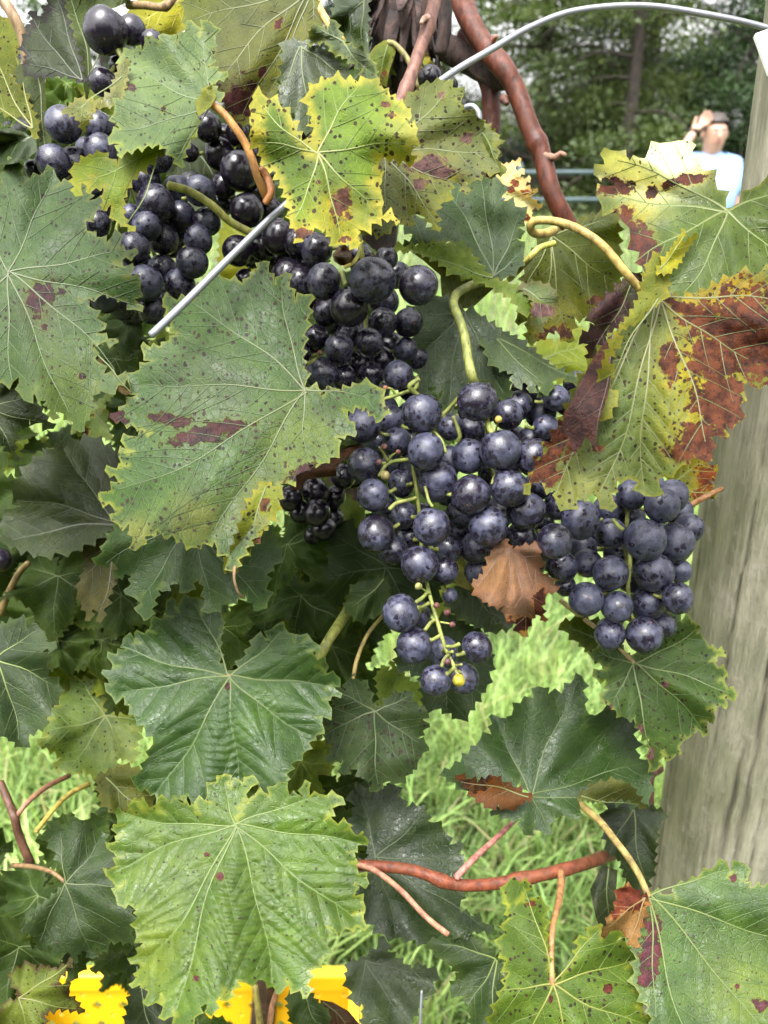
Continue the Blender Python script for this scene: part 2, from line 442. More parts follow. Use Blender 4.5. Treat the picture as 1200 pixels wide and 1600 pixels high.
def leaf_mesh(out, J, tips, depth0=0.4, tx=0.0, ty=-0.3, cup=0.02, wave=0.006, bulge=0.0011, pleat=0.0, fold=None, tooth=15, tdepth=0.42,
              g=6.0, col=(0.1, 0.17, 0.06), edge=(0.3, 0.33, 0.06), ew=14.0, bcol=(0.16, 0.06, 0.04), blot=(), spots=0.5, gloss=0.6,
              trans=0.25, vcol=(0.34, 0.42, 0.14), vw=2.3, seed=1, patch=(), flat=False, origin=None, veinmesh=True, mot=0.18, ribs=(), lum=1.0):
    """build a leaf blade and its vein net; out/J/tips in photograph pixels, the blade is then bent in depth (metres)"""
    rs = np.random.RandomState(seed)
    J = np.array(J, float)
    poly = toothed(out, tooth, tdepth)
    # fine ragged margin
    lo, hi = poly.min(0), poly.max(0)
    gy = np.arange(lo[1], hi[1], g * 0.87)
    G = []
    for k, y in enumerate(gy):
        xs = np.arange(lo[0] + (g / 2 if k % 2 else 0), hi[0], g)
        G.append(np.stack([xs, np.full(len(xs), y)], 1))
    G = np.vstack(G); G = G + rs.uniform(-0.12, 0.12, G.shape) * g
    G = G[in_poly(G, poly)]
    pa, pb = poly, np.roll(poly, -1, axis=0)
    if len(G): G = G[seg_dist(G, pa, pb) > g * 0.45]
    mains, secs = vein_lines(J, tips, poly, rs) if len(tips) else ([], [])
    if mains:                                              # mesh points along the veins, so the blade creases there
        def even(l):
            sl = np.concatenate([[0], np.cumsum(np.hypot(*np.diff(l, axis=0).T))]); t_ = np.arange(0, sl[-1], g * 0.9)
            return np.stack([np.interp(t_, sl, l[:, 0]), np.interp(t_, sl, l[:, 1])], 1)
        vl = [even(m) for m in mains] + [even(q)[1:] for q in secs]
        vl = [v_ for v_ in vl if len(v_) > 1]
        VP = np.vstack(vl); VP = VP[in_poly(VP, poly)]; VP = VP[seg_dist(VP, pa, pb) > 1.5]
        kk = np.unique(np.round(VP / (g * 0.8)), axis=0, return_index=True)[1]; VP = VP[kk]
        if len(G):
            sA, sB = np.vstack([l[:-1] for l in vl]), np.vstack([l[1:] for l in vl])
            G = G[seg_dist(G, sA, sB) > g * 0.4]
            G = np.vstack([G, VP])
        else: G = VP
    allp = np.vstack([poly, G]) if len(G) else poly
    nE = len(poly)
    r = delaunay_2d_cdt([Vector(p) for p in allp], [(i, (i + 1) % nE) for i in range(nE)], [], 1, 1e-4)
    P = np.array([(v[0], v[1]) for v in r[0]]); F = [tuple(f) for f in r[2]]
    scale = depth0 / FPX                                   # metres per pixel at the leaf
    R = max(np.hypot(*(poly - J).T))
    def seglist(lines):
        A = np.vstack([l[:-1] for l in lines]); B = np.vstack([l[1:] for l in lines]); return A, B
    if mains:
        mA, mB = seglist([m[::2] for m in mains]); 
        if secs: sA, sB = seglist([s[::3] if len(s) > 4 else s[::2] for s in secs])
    wave = wave * 1.5
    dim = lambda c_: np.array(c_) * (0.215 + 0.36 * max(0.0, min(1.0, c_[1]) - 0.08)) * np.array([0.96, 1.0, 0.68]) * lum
    kw, ph = rs.randint(3, 6), rs.uniform(0, 6.28)
    th_off = rs.uniform(0, 6.28)
    def dep(Q):
        q = Q - J; u, v = q[:, 0] * scale, q[:, 1] * scale
        rr = np.hypot(q[:, 0], q[:, 1]) / R
        th = np.arctan2(q[:, 1], q[:, 0])
        d = depth0 + tx * u + ty * v + cup * rr ** 2 * R * scale * 2
        d = d + wave * rr ** 1.6 * (np.sin(kw * th + ph) + 0.5 * np.sin((2 * kw + 1) * th + ph * 2))
        d = d + wave * 0.5 * fnoise(q, R * 0.22, seed + 5) * np.minimum(1, rr * 1.5)
        for (x, y, rx, ry, an, wl, am) in ribs:            # small cross ridges between two veins
            an = math.radians(an); ddx, ddy = Q[:, 0] - x, Q[:, 1] - y
            X = ddx * math.cos(an) + ddy * math.sin(an); Y = -ddx * math.sin(an) + ddy * math.cos(an)
            w_ = np.exp(-((X / rx) ** 2) ** 2 - ((Y / ry) ** 2) ** 2)
            d = d - am * w_ * np.sin(6.283 * (Y + 0.22 * np.abs(X) + 3 * fnoise(Q, 25, seed + 21)) / wl)
        if fold:
            fx, fy, fa = fold                              # crease through J along direction (fx, fy), fa = slope of both sides
            n_ = np.array([-fy, fx]) / math.hypot(fx, fy)
            d = d + fa * np.abs(q @ n_) * scale
        if mains:
            dm = seg_dist(Q, mA, mB)
            dv = dm
            if secs: dv = np.minimum(dm, seg_dist(Q, sA, sB) + 1.0)
            d = d - bulge * 0.4 * (1 - np.exp(-dv / 9.0)) - bulge * 2.3 * (1 - np.exp(-dm / 34.0)) * np.minimum(1, rr * 1.6)
            if pleat: d = d - 0.3 * pleat * np.sin(np.minimum(dv, 14) / 14 * math.pi / 2) * np.minimum(1, rr * 2)
        return d
    D = dep(P)
    # colours, one value per vertex
    de = seg_dist(P, pa, pb)
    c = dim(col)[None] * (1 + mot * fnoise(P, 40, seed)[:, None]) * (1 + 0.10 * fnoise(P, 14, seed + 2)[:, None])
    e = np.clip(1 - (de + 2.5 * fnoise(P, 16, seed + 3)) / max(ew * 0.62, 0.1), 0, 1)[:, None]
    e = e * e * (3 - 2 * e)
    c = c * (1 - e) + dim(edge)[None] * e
    for (x, y, rad, pc) in patch:                          # colour patches (yellowing, and painted glare on one leaf)
        w = np.exp(-(((P - [x, y]) ** 2).sum(1)) / (rad * rad)) ; w = np.clip(w * 1.3 + 0.25 * fnoise(P, 12, seed + 9) * w, 0, 1)[:, None]
        c = c * (1 - w * 0.7) + dim(pc)[None] * w * 0.7
    b = np.zeros(len(P))
    for q in blot:
        x, y, rx = q[:3]; ry = q[3] if len(q) > 3 else rx
        if max(rx, ry) <= 16: rx, ry = rx * 0.62, ry * 0.62
        an = math.radians(q[4]) if len(q) > 4 else 0
        dx, dy = P[:, 0] - x, P[:, 1] - y
        X = (dx * math.cos(an) + dy * math.sin(an)) / rx; Y = (-dx * math.sin(an) + dy * math.cos(an)) / ry
        b = np.maximum(b, 1.0 * np.exp(-(X * X + Y * Y) * 0.55))
    W = at_many(P, D)
    o0 = at(J[0], J[1], float(dep(J[None])[0])) if origin is None else origin
    me = mesh_of('leaf', W - o0, F, [M['leaf']])
    nrm = np.zeros(3)
    a0, b0, c0 = W[[f[0] for f in F]], W[[f[1] for f in F]], W[[f[2] for f in F]]
    nrm = np.cross(b0 - a0, c0 - a0).sum(0)
    if nrm @ FWD > 0: me.flip_normals()
    off = rs.uniform(-40, 40, 3)
    luv = np.zeros((len(P), 3)); luv[:, :2] = (P - J) * scale * 100; luv += off
    ones = np.ones(len(P))
    set_attr(me, 'col', 'FLOAT_COLOR', np.hstack([np.clip(c, 0, 1), ones[:, None]]))
    set_attr(me, 'bcol', 'FLOAT_COLOR', np.tile(np.array([*bcol, 1.0]), (len(P), 1)))
    set_attr(me, 'luv', 'FLOAT_VECTOR', luv)
    set_attr(me, 'blotch', 'FLOAT', b)
    set_attr(me, 'spots', 'FLOAT', ones * spots)
    set_attr(me, 'gloss', 'FLOAT', ones * gloss)
    set_attr(me, 'trans', 'FLOAT', ones * trans)
    vme = None
    if mains and veinmesh:
        VQ = []; VO = []; VF = []; VC = []; nb_ = 0
        for line, w0, w1 in [(m, vw * 1.15, vw * 0.38) for m in mains] + [(q, vw * 0.5, vw * 0.22) for q in secs]:
            n = len(line)
            t = np.gradient(line, axis=0); t /= np.hypot(t[:, 0], t[:, 1])[:, None] + 1e-9
            nn = np.stack([-t[:, 1], t[:, 0]], 1)
            w = np.linspace(w0, w1, n)[:, None] / 2
            for off_ in (-1, 0, 1):
                VQ.append(line + nn * w * off_)
                VO.append(np.full(n, -0.0001) if off_ else -0.0003 - 0.7 * w[:, 0] * scale)
            VF += [(nb_ + i, nb_ + i + 1, nb_ + n + i + 1, nb_ + n + i) for i in range(n - 1)]
            VF += [(nb_ + n + i, nb_ + n + i + 1, nb_ + 2 * n + i + 1, nb_ + 2 * n + i) for i in range(n - 1)]
            nb_ += 3 * n
            fade = np.linspace(0, 1, n)[:, None]
            vc = dim(vcol)[None] * 0.66 * (1 - 0.7 * fade) + dim(col)[None] * 1.5 * 0.7 * fade
            if w0 < vw: vc = 0.25 * vc + 0.75 * dim(col)[None] * 1.25
            VC.extend(np.vstack([vc] * 3))
        VQ = np.vstack(VQ); V = at_many(VQ, dep(VQ) + np.concatenate(VO))
        vme = mesh_of('vein', np.array(V) - o0, VF, [M['vein']])
        VC = np.clip(np.array(VC), 0, 1)
        set_attr(vme, 'col', 'FLOAT_COLOR', np.hstack([VC, np.ones((len(VC), 1))]))
    return me, vme, o0

VINE = {}
def petiole_path(path, n=6):
    """path: list of (px, py, depth)"""
    S = spline(path, n)
    return at_many(S[:, :2], S[:, 2])

def stalk(name, path, r0, r1, color, parent, seg=8, bumpy=0.0, label=None, nodes=(), n=6, mat='stem'):
    """round stem; path (px, py, depth), radius in photograph pixels at that depth; nodes = [(t, scale)] swellings"""
    S = spline(path, n); W = at_many(S[:, :2], S[:, 2])
    t = np.linspace(0, 1, len(W))
    r = (r0 + (r1 - r0) * t) * S[:, 2] / FPX
    for (tn, sc, wd) in nodes: r = r * (1 + sc * np.exp(-((t - tn) / wd) ** 2))
    V, F = tube(W, r, seg, bumpy)
    o0 = W[0]
    me = mesh_of(name, np.array(V) - o0, F, [M[mat]])
    o = link(name, me, parent, o0); o.color = (*color, 1)
    if label: o['label'] = label
    return o

NLEAF = [0]
def leaf(vine, out, J, tips=(), label=None, pet=None, petcol=(0.35, 0.3, 0.08), petr=(4, 3), name='leaf', **kw):
    NLEAF[0] += 1
    kw.setdefault('seed', NLEAF[0] * 13)
    out = pts(out) if isinstance(out, str) else out
    tips = [tuple(p) for p in pts(tips)] if isinstance(tips, str) and tips else tips
    kw['depth0'] = kw.pop('d')
    me, vme, o0 = leaf_mesh(out, J, tips, **kw)
    o = link(name, me, vine, o0)
    if label: o['label'] = label
    if vme is not None: link('vein', vme, o, o0)
    if pet:
        stalk('petiole', pet, petr[0], petr[1], petcol, o, 7)
    return o

def grape_meshes():
    res = []
    for k in range(4):
        rs = np.random.RandomState(50 + k)
        nu, nv = 28, 18
        V = [(0, 0, 1.0)]; F = []
        for j in range(1, nv):
            ph = math.pi * j / nv
            for i in range(nu):
                th = 2 * math.pi * i / nu
                V.append((math.sin(ph) * math.cos(th), math.sin(ph) * math.sin(th), math.cos(ph)))
        V.append((0, 0, -1.0)); V = np.array(V)
        k1, k2 = rs.normal(size=3) * 1.3, rs.normal(size=3) * 2.2
        s = 1 + 0.018 * np.sin(V @ k1 + 1) + 0.012 * np.sin(V @ k2)
        V = V * s[:, None]
        V[:, 2] *= rs.uniform(0.97, 1.06)
        top = V[:, 2] > 0.9; V[top, 2] -= (V[top, 2] - 0.9) * 0.55      # dimple where the stalk sits
        def id_(j, i): return 0 if j == 0 else (len(V) - 1 if j == nv else 1 + (j - 1) * nu + i % nu)
        for j in range(nv):
            for i in range(nu):
                f = [id_(j, i), id_(j + 1, i), id_(j + 1, i + 1), id_(j, i + 1)]
                f = [x for n_, x in enumerate(f) if x not in f[:n_]]
                F.append(tuple(f))
        res.append((V, F))
    return res
GM = grape_meshes(); GCACHE = {}
def grape_obj(parent, w, r, bloom, name='grape', color=None, mat='grape'):
    k = rnd.randrange(4); key = (k, round(r * 4000), mat)
    if key not in GCACHE:
        V, F = GM[k]
        GCACHE[key] = mesh_of('grape', V * key[1] / 4000.0, F, [M[mat]])
    o = link(name, GCACHE[key], parent, w)
    o.rotation_euler = (rnd.uniform(-0.7, 0.7), rnd.uniform(-0.7, 0.7), rnd.uniform(0, 6.28))
    q_ = rnd.uniform(0.955, 1.03); o.scale = (q_, rnd.uniform(0.955, 1.03), rnd.uniform(0.97, 1.05))
    o.color = (bloom * rnd.uniform(0.88, 1.1), 0, 0, 1) if color is None else (*color, 1)
    return o

def bunch(label, top, grapes, D, bloom, rachis, group='bunches of ripe dark grapes', stemcol=(0.19, 0.215, 0.055), layer=0.013, extra=(), berries=()):
    """grapes: 'x,y,r[,layer]' front first; every grape is pushed back until it only touches those in front"""
    ax, ay, ad = top
    root = empty('grape_bunch', at(ax, ay, ad)); WL[root] = np.array(at(ax, ay, ad))
    tag(root, label, 'grapes', group)
    placed = []
    for q in grapes.split():
        v = [float(x) for x in q.split(',')]
        x, y, r = v[:3]; lay = v[3] if len(v) > 3 else 0
        d = D + lay * layer
        R = r * d / FPX
        w = at(x, y, d)
        for it in range(60):
            bad = False
            for (w2, R2) in placed:
                if np.linalg.norm(w - w2) < (R + R2) * 0.955: bad = True; break
            if not bad: break
            d += 0.0012; R = r * d / FPX if it < 12 else R; w = at(x, y, d)
        placed.append((w, R))
        grape_obj(root, w, R, bloom)
    # stem: rachis lines plus one thin pedicel to each grape
    mb = MB(); nodes = []
    for path, r0, r1 in rachis:
        S = spline(path, 6); W = at_many(S[:, :2], S[:, 2])
        rad = np.linspace(r0, r1, len(W)) * S[:, 2] / FPX * 0.8
        V, F = tube(W, rad, 8, 0.06); mb.add(V, F)
        nodes.append(W)
    NW = np.vstack(nodes)
    for (w, R) in placed:
        k = np.argmin(np.linalg.norm(NW - w, axis=1)); p = NW[k]
        if np.linalg.norm(p - w) > 0.05: continue
        e = p - w; L = np.linalg.norm(e)
        if L < R * 1.1: continue
        e /= L
        V, F = tube(spline([w + e * R * 0.93, w + e * min(L, R * 1.2), w + e * min(L, R * 1.6) + np.array([0, 0, 0.001])], 3), [0.0016, 0.0013, 0.0011, 0.001, 0.001, 0.001, 0.001], 6)
        mb.add(V, F)
    for path, r0, r1 in extra:
        S = spline(path, 5); W = at_many(S[:, :2], S[:, 2])
        V, F = tube(W, np.linspace(r0, r1, len(W)) * S[:, 2] / FPX * 0.68, 7, 0.05); mb.add(V, F)
    st = mb.build('stem', M['stem'], root, at(ax, ay, ad)); st.color = (*stemcol, 1)
    for (x, y, r, d, c) in berries:
        o = grape_obj(root, at(x, y, d), r * d / FPX, 0, name='berry', color=c, mat='stem')
        o['label'] = 'tiny unripe green berry' if c[1] > c[0] * 0.8 else 'tiny shrivelled brown berry'
    return root

# ------------------------------------------------------------------ ground, grass, far trees, rail fence
def ground():
    t = NT('meadow_ground'); c = obj_coord(t)
    n1 = t.noise(c, 3, 5); n2 = t.noise(c, 40, 4, 0.7)
    col = t.mix(t.ramp(n1, 0.35, 0.65), (0.04, 0.065, 0.015), (0.09, 0.13, 0.035))
    col = t.mix(t.ramp(n2, 0.45, 0.7), col, (0.10, 0.085, 0.045))
    t.set(Base_Color=col, Roughness=0.95, Normal=t.bump(n2, 0.8, 0.03))
    n = 60
    xs = np.sign(np.linspace(-1, 1, n)) * np.abs(np.linspace(-1, 1, n)) ** 2.2 * 160
    V = [(x, y + 20, 0) for y in xs for x in xs]
    F = [(i * n + j, i * n + j + 1, (i + 1) * n + j + 1, (i + 1) * n + j) for i in range(n - 1) for j in range(n - 1)]
    o = link('ground', mesh_of('ground', V, F, [t.mat]))
    tag(o, kind='structure')
ground()

def grass():
    t = NT('grass_blades')
    c = t.attr('col', 'Color')
    t.set(Base_Color=c, Roughness=0.5)
    t.put(t.bsdf.inputs['Specular IOR Level'], 0.4)
    tr = t.n('BsdfTranslucent'); t.put(tr.inputs['Color'], t.mix(1.0, c, (1.3, 1.3, 0.8), 'MULTIPLY'))
    ms = t.n('MixShader'); t.put(ms.inputs[0], 0.35); t.put(ms.inputs[1], t.bsdf.outputs[0]); t.put(ms.inputs[2], tr.outputs[0])
    t.put(t.out.inputs['Surface'], ms.outputs[0])
    rs = np.random.RandomState(3)
    def field(n, y0, y1, wf, wadd, hmin, hmax, wid):
        y = y0 + (y1 - y0) * rs.rand(n) ** 1.25
        x = (rs.rand(n) * 2 - 1) * (y * wf + wadd)
        return x, y, rs.uniform(hmin, hmax, n), rs.uniform(0.7, 1.3, n) * wid
    parts = [field(17000, 0.75, 1.7, 0.55, 0.3, 0.05, 0.18, 0.0052), field(42000, 1.5, 4.0, 0.55, 0.25, 0.05, 0.18, 0.0042), field(22000, 3.4, 9, 0.58, 0.4, 0.08, 0.2, 0.008), field(9000, 8.5, 25, 0.62, 1, 0.1, 0.3, 0.02)]
    x, y, h, w = [np.concatenate(a) for a in zip(*parts)]
    n = len(x)
    # tufts: pull blades towards clump centres and change hue by clump
    cl = np.floor(x * 9) * 31.7 + np.floor(y * 9) * 17.3
    tone = (np.sin(cl * 12.9898) * 43758.5453) % 1.0
    h = h * (0.6 + 0.8 * tone)
    az = rs.uniform(0, 6.28, n); lean = rs.uniform(0.05, 1.1, n)
    dx, dy = np.cos(az), np.sin(az)
    V = np.zeros((n, 7, 3)); base = np.stack([x, y, np.zeros(n)], 1)
    side = np.stack([-dy, dx, np.zeros(n)], 1)
    for k, (s, ww) in enumerate(((0.0, 0.8), (0.4, 1.0), (0.75, 0.7), (1.0, 0.0))):
        ang = lean * s ** 0.8
        p = base + np.stack([dx, dy, np.zeros(n)], 1) * (h * s * np.sin(ang))[:, None] + np.array([0, 0, 1.0]) * (h * s * np.cos(ang * 0.92))[:, None]
        if k < 3:
            V[:, 2 * k] = p - side * (w * ww / 2)[:, None]; V[:, 2 * k + 1] = p + side * (w * ww / 2)[:, None]
        else: V[:, 6] = p
    idx = np.arange(n)[:, None] * 7
    Q = np.concatenate([idx + np.array([0, 1, 3]), idx + np.array([0, 3, 2]), idx + np.array([2, 3, 5]), idx + np.array([2, 5, 4]), idx + np.array([4, 5, 6])])
    me = bpy.data.meshes.new('grass')
    me.vertices.add(n * 7); me.vertices.foreach_set('co', V.ravel())
    me.loops.add(len(Q) * 3); me.loops.foreach_set('vertex_index', Q.ravel().astype(np.int32))
    me.polygons.add(len(Q)); me.polygons.foreach_set('loop_start', np.arange(0, len(Q) * 3, 3, dtype=np.int32))
    me.update(calc_edges=True); me.validate()
    me.materials.append(t.mat)
    hue = rs.rand(n)
    green = np.array([0.13, 0.26, 0.06]); lime = np.array([0.35, 0.47, 0.15]); straw = np.array([0.40, 0.36, 0.18])
    c = green + (lime - green) * np.clip(tone * 0.6 + hue * 0.5, 0, 1)[:, None]
    dry = rs.rand(n) < 0.09
    c[dry] = straw
    c = c * rs.uniform(0.45, 1.35, n)[:, None] * (0.7 + 0.5 * tone)[:, None]
    set_attr(me, 'col', 'FLOAT_COLOR', np.repeat(np.hstack([c, np.ones((n, 1))]), 7, axis=0))
    tag(link('grass', me), kind='stuff')
grass()

def foliage_mat(name, a, b):
    t = NT(name)
    c = t.mix(t.attr('tone'), a, b)
    t.set(Base_Color=c, Roughness=0.6)
    tr = t.n('BsdfTranslucent'); t.put(tr.inputs['Color'], t.mix(1.0, c, (1.4, 1.4, 0.7), 'MULTIPLY'))
    ms = t.n('MixShader'); t.put(ms.inputs[0], 0.3); t.put(ms.inputs[1], t.bsdf.outputs[0]); t.put(ms.inputs[2], tr.outputs[0])
    t.put(t.out.inputs['Surface'], ms.outputs[0])
    return t.mat
M['bark'] = simple('tree_bark', (0.03, 0.022, 0.018), 0.9, var=0.35, scale=6, bump=0.02)
FOL = {'yellow': foliage_mat('foliage_yellow_green', (0.024, 0.042, 0.009), (0.085, 0.12, 0.025)),
       'dark': foliage_mat('foliage_dark', (0.006, 0.012, 0.005), (0.022, 0.042, 0.013)),
       'mid': foliage_mat('foliage_mid', (0.010, 0.025, 0.007), (0.040, 0.080, 0.020))}

def tree(name, label, x, y, H, W, kind, trunk_r, lowest, droop, nb, seed, leaf_s=0.075):
    rs = np.random.RandomState(seed)
    root = empty(name, (x, y, 0)); WL[root] = np.array([x, y, 0.0])
    tag(root, label, 'tree', 'trees beyond the meadow')
    o0 = np.array([x, y, 0.0])
    P = o0 + np.array([[0, 0, -0.05], [0.05, 0, H * 0.3], [-0.1, 0.05, H * 0.6], [0.05, 0, H * 0.97]])
    S = spline(P, 5)
    mb = MB(); V, F = tube(S, np.linspace(trunk_r, trunk_r * 0.15, len(S)), 9, 0.05); mb.add(V, F)
    tips = []
    for k in range(nb):
        f = lowest + (1 - lowest) * (k + rs.rand()) / nb
        z = H * min(f, 0.97); p0 = np.array([np.interp(z, S[:, 2], S[:, 0]), np.interp(z, S[:, 2], S[:, 1]), z])
        L = W * (1.05 - 0.75 * ((f - lowest) / (1 - lowest)) ** 1.3) * rs.uniform(0.6, 1.1)
        a = rs.uniform(0, 6.28); d = np.array([math.cos(a), math.sin(a), 0])
        rise = rs.uniform(-0.1, 0.35)
        q = [p0, p0 + d * L * 0.5 + np.array([0, 0, L * rise * 0.5]), p0 + d * L + np.array([0, 0, L * (rise - droop)])]
        B = spline(q, 5)
        V, F = tube(B, np.linspace(trunk_r * 0.32 * (1.1 - f), 0.012, len(B)), 5); mb.add(V, F)
        tips.append((B, L))
    mb.build('trunk', M['bark'], root, o0)
    # leaf sprays along the outer part of every limb
    C = []; 
    for B, L in tips:
        m = int(150 * L / W) + 40
        for s in range(max(3, int(L * 2.3))):
            c0 = B[rs.randint(3, len(B))] + rs.normal(size=3) * np.array([0.45, 0.45, 0.22]) * 0.9
            k = int(m * 0.85)
            q = c0 + rs.normal(size=(k, 3)) * np.array([0.42, 0.42, 0.17]) * rs.uniform(0.6, 1.25)
            q[:, 2] -= droop * 0.5 * np.abs(q[:, 0] - c0[0])
            C.append(np.hstack([q, np.full((k, 1), rs.rand())]))
    C = np.vstack(C); n = len(C)
    u = rs.normal(size=(n, 3)); u /= np.linalg.norm(u, axis=1)[:, None]
    v = np.cross(u, rs.normal(size=(n, 3))); v /= np.linalg.norm(v, axis=1)[:, None]
    s = leaf_s * rs.uniform(0.5, 1.3, n)[:, None]
    c = C[:, :3]
    Vv = np.stack([c - u * s, c + v * s * 0.45, c + u * s, c - v * s * 0.45], 1).reshape(-1, 3) - o0
    me = bpy.data.meshes.new('crown')
    me.vertices.add(len(Vv)); me.vertices.foreach_set('co', Vv.ravel())
    me.loops.add(n * 4); me.loops.foreach_set('vertex_index', np.arange(n * 4, dtype=np.int32))
    me.polygons.add(n); me.polygons.foreach_set('loop_start', np.arange(0, n * 4, 4, dtype=np.int32))
    me.update(calc_edges=True); me.materials.append(FOL[kind])
    set_attr(me, 'tone', 'FLOAT', np.repeat(np.clip(C[:, 3] * 0.7 + rs.rand(n) * 0.4, 0, 1), 4))
    link('crown', me, root, o0)
    return root

# camera x is to the right; at 26 m one photograph pixel is about 2.3 cm
tree('pine_tree', 'tall pine with pale yellow green sprays left of the hanging cane gap', 4.4, 25, 13, 4.2, 'yellow', 0.24, 0.06, 0.25, 46, 1)
tree('pine_tree', 'yellow green pine standing between the arched wire and the meadow', 6.2, 22.5, 12, 2.8, 'yellow', 0.2, 0.08, 0.3, 34, 2)
tree('broadleaf_tree', 'dark broadleaf tree with sky glinting through its thin upper crown', 8.2, 28, 14, 4.6, 'dark', 0.28, 0.05, 0.1, 44, 3)
tree('hemlock_tree', 'green hemlock with drooping lower sprays just left of the man', 10.4, 25.5, 7.0, 3.4, 'mid', 0.2, 0.03, 0.5, 40, 4)
tree('broadleaf_tree', 'thick trunked dark tree behind the man in the blue shirt', 12.4, 27, 15, 3.6, 'dark', 0.5, 0.22, 0.15, 34, 5)
tree('hemlock_tree', 'green hemlock at the right behind the wooden post', 14.6, 25, 9.0, 3.4, 'mid', 0.22, 0.03, 0.45, 36, 6)
tree('broadleaf_tree', 'dark tree at the left edge of the gap behind the brown canes', 1.8, 27, 12, 3.8, 'dark', 0.24, 0.05, 0.1, 36, 7)
tree('broadleaf_tree', 'low dark undergrowth tree filling the base of the tree line', 7.2, 30, 6.5, 3.8, 'dark', 0.16, 0.02, 0.2, 44, 8)
tree('broadleaf_tree', 'low dark tree in the shade below the drooping hemlock', 11.4, 30, 6.0, 4.0, 'dark', 0.16, 0.02, 0.2, 44, 9)

for x_, y_, h_, w_, k_, sd_ in ((-3.0, 27, 9, 4.2, 'dark', 21), (-8, 26, 10, 4.4, 'mid', 22), (-13.5, 27, 11, 4.6, 'dark', 23)):
    tree('broadleaf_tree', {21: 'dark leafy tree far behind the top left grapes', 22: 'green leafy tree far behind the left edge of the vine', 23: 'dark leafy tree far off beyond the left edge'}[sd_], x_, y_, h_, w_, k_, 0.22, 0.04, 0.15, 34, sd_)
for x_, y_, h_, w_, k_, sd_, lb in ((-9, -15, 10, 4.6, 'dark', 31, 'unseen broad dark tree added behind the camera on the left'), (-2.5, -16, 11, 4.8, 'mid', 32, 'unseen green tree added straight behind the camera'), (4.5, -15, 10, 4.6, 'dark', 33, 'unseen broad dark tree added behind the camera on the right'), (11, -14, 9, 4.4, 'mid', 34, 'unseen green tree added far right behind the camera')):
    tree('broadleaf_tree', lb, x_, y_, h_, w_, k_, 0.24, 0.03, 0.12, 34, sd_, 0.16)  # added out of view so the leaves mirror dark foliage, not sky
def unseen_row():
    """unseen vine row added behind the camera to darken reflections in the leaves"""
    rs = np.random.RandomState(44); n = 9000
    x = rs.uniform(-6, 6, n); z = 0.35 + 1.75 * rs.beta(2.0, 1.5, n); y = -2.1 + rs.normal(size=n) * 0.16
    c = np.stack([x, y, z], 1)
    u = rs.normal(size=(n, 3)); u /= np.linalg.norm(u, axis=1)[:, None]
    v = np.cross(u, rs.normal(size=(n, 3))); v /= np.linalg.norm(v, axis=1)[:, None]
    s = rs.uniform(0.04, 0.075, n)[:, None]
    P = np.stack([c - u * s, c - u * s * 0.2 + v * s * 0.9, c + u * s, c - u * s * 0.2 - v * s * 0.9], 1).reshape(-1, 3)
    me = mesh_of('unseen_vine_row', P, np.arange(n * 4).reshape(n, 4), [FOL['mid']], False)
    set_attr(me, 'tone', 'FLOAT', np.repeat(rs.rand(n), 4))
    tag(link('unseen_vine_row', me), kind='stuff')
unseen_row()  # added out of view for its dark reflection
M['rail'] = simple('painted_rail', (0.035, 0.06, 0.065), 0.5, var=0.15, scale=4)
def rail_fence():
    root = empty('rail_fence', (6.5, 19.0, 0)); WL[root] = np.array([6.5, 19.0, 0.0])
    tag(root, 'blue green two rail fence crossing the meadow below the trees', 'fence')
    for z in (1.22, 0.66):
        P = np.array([[-4.0, 19.0, z], [3, 19.0, z - 0.02], [10, 19.05, z], [17, 19.0, z]])
        V, F = tube(P, 0.052, 10); MB().add(V, F).build('rail', M['rail'], root)
    for x in (-4.0, 3.0, 10.0, 17.0):
        V, F = tube(np.array([[x, 19.12, -0.05], [x, 19.12, 0.7], [x, 19.12, 1.4]]), 0.06, 10); MB().add(V, F).build('post', M['rail'], root)
rail_fence()

# ------------------------------------------------------------------ wooden post with its tag, yellow crate
def wood_mat():
    t = NT('weathered_post_wood'); c = obj_coord(t)
    mp = t.n('Mapping'); t.put(mp.inputs['Vector'], c); mp.inputs['Scale'].default_value = (1, 1, 0.14)
    g = t.noise(mp.outputs[0], 90, 6, 0.7); g2 = t.noise(mp.outputs[0], 320, 4, 0.7)
    big = t.noise(c, 9, 4, 0.6); mid = t.noise(c, 34, 5, 0.65)
    col = t.mix(t.ramp(g, 0.3, 0.7), (0.16, 0.152, 0.105), (0.33, 0.31, 0.23))
    col = t.mix(t.ramp(big, 0.38, 0.62, 0, 0.75), col, t.mix(t.ramp(g, 0.3, 0.7), (0.10, 0.105, 0.055), (0.20, 0.20, 0.115)))
    col = t.mix(t.ramp(mid, 0.54, 0.68, 0, 0.8), col, (0.31, 0.285, 0.225))
    stain = t.noise(mp.outputs[0], 22, 6, 0.7)
    col = t.mix(t.ramp(stain, 0.55, 0.72, 0, 0.5), col, (0.075, 0.07, 0.05))
    crack = t.attr('crack')
    col = t.mix(t.math('MULTIPLY', crack, 0.85), col, (0.045, 0.035, 0.025))
    col = t.mix(t.ramp(g2, 0.6, 0.74, 0, 0.45), col, (0.07, 0.06, 0.04))
    sp = t.voro(c, 55); col = t.mix(t.ramp(sp, 0.04, 0.06, 0.6, 0), col, (0.4, 0.38, 0.33))
    h = t.math('ADD', t.math('MULTIPLY', g, 0.7), t.math('ADD', t.math('MULTIPLY', g2, 0.5), t.math('MULTIPLY', mid, 0.4)))
    t.set(Base_Color=col, Roughness=0.85, Normal=t.bump(h, 0.7, 0.004))
    return t.mat
M['wood'] = wood_mat()
PX, PY, PR = 0.2705, 0.50, 0.060          # axis of the post at camera height, and its radius
def post_axis(z): return np.array([PX + (1.54 - z) * 0.039, PY, z])
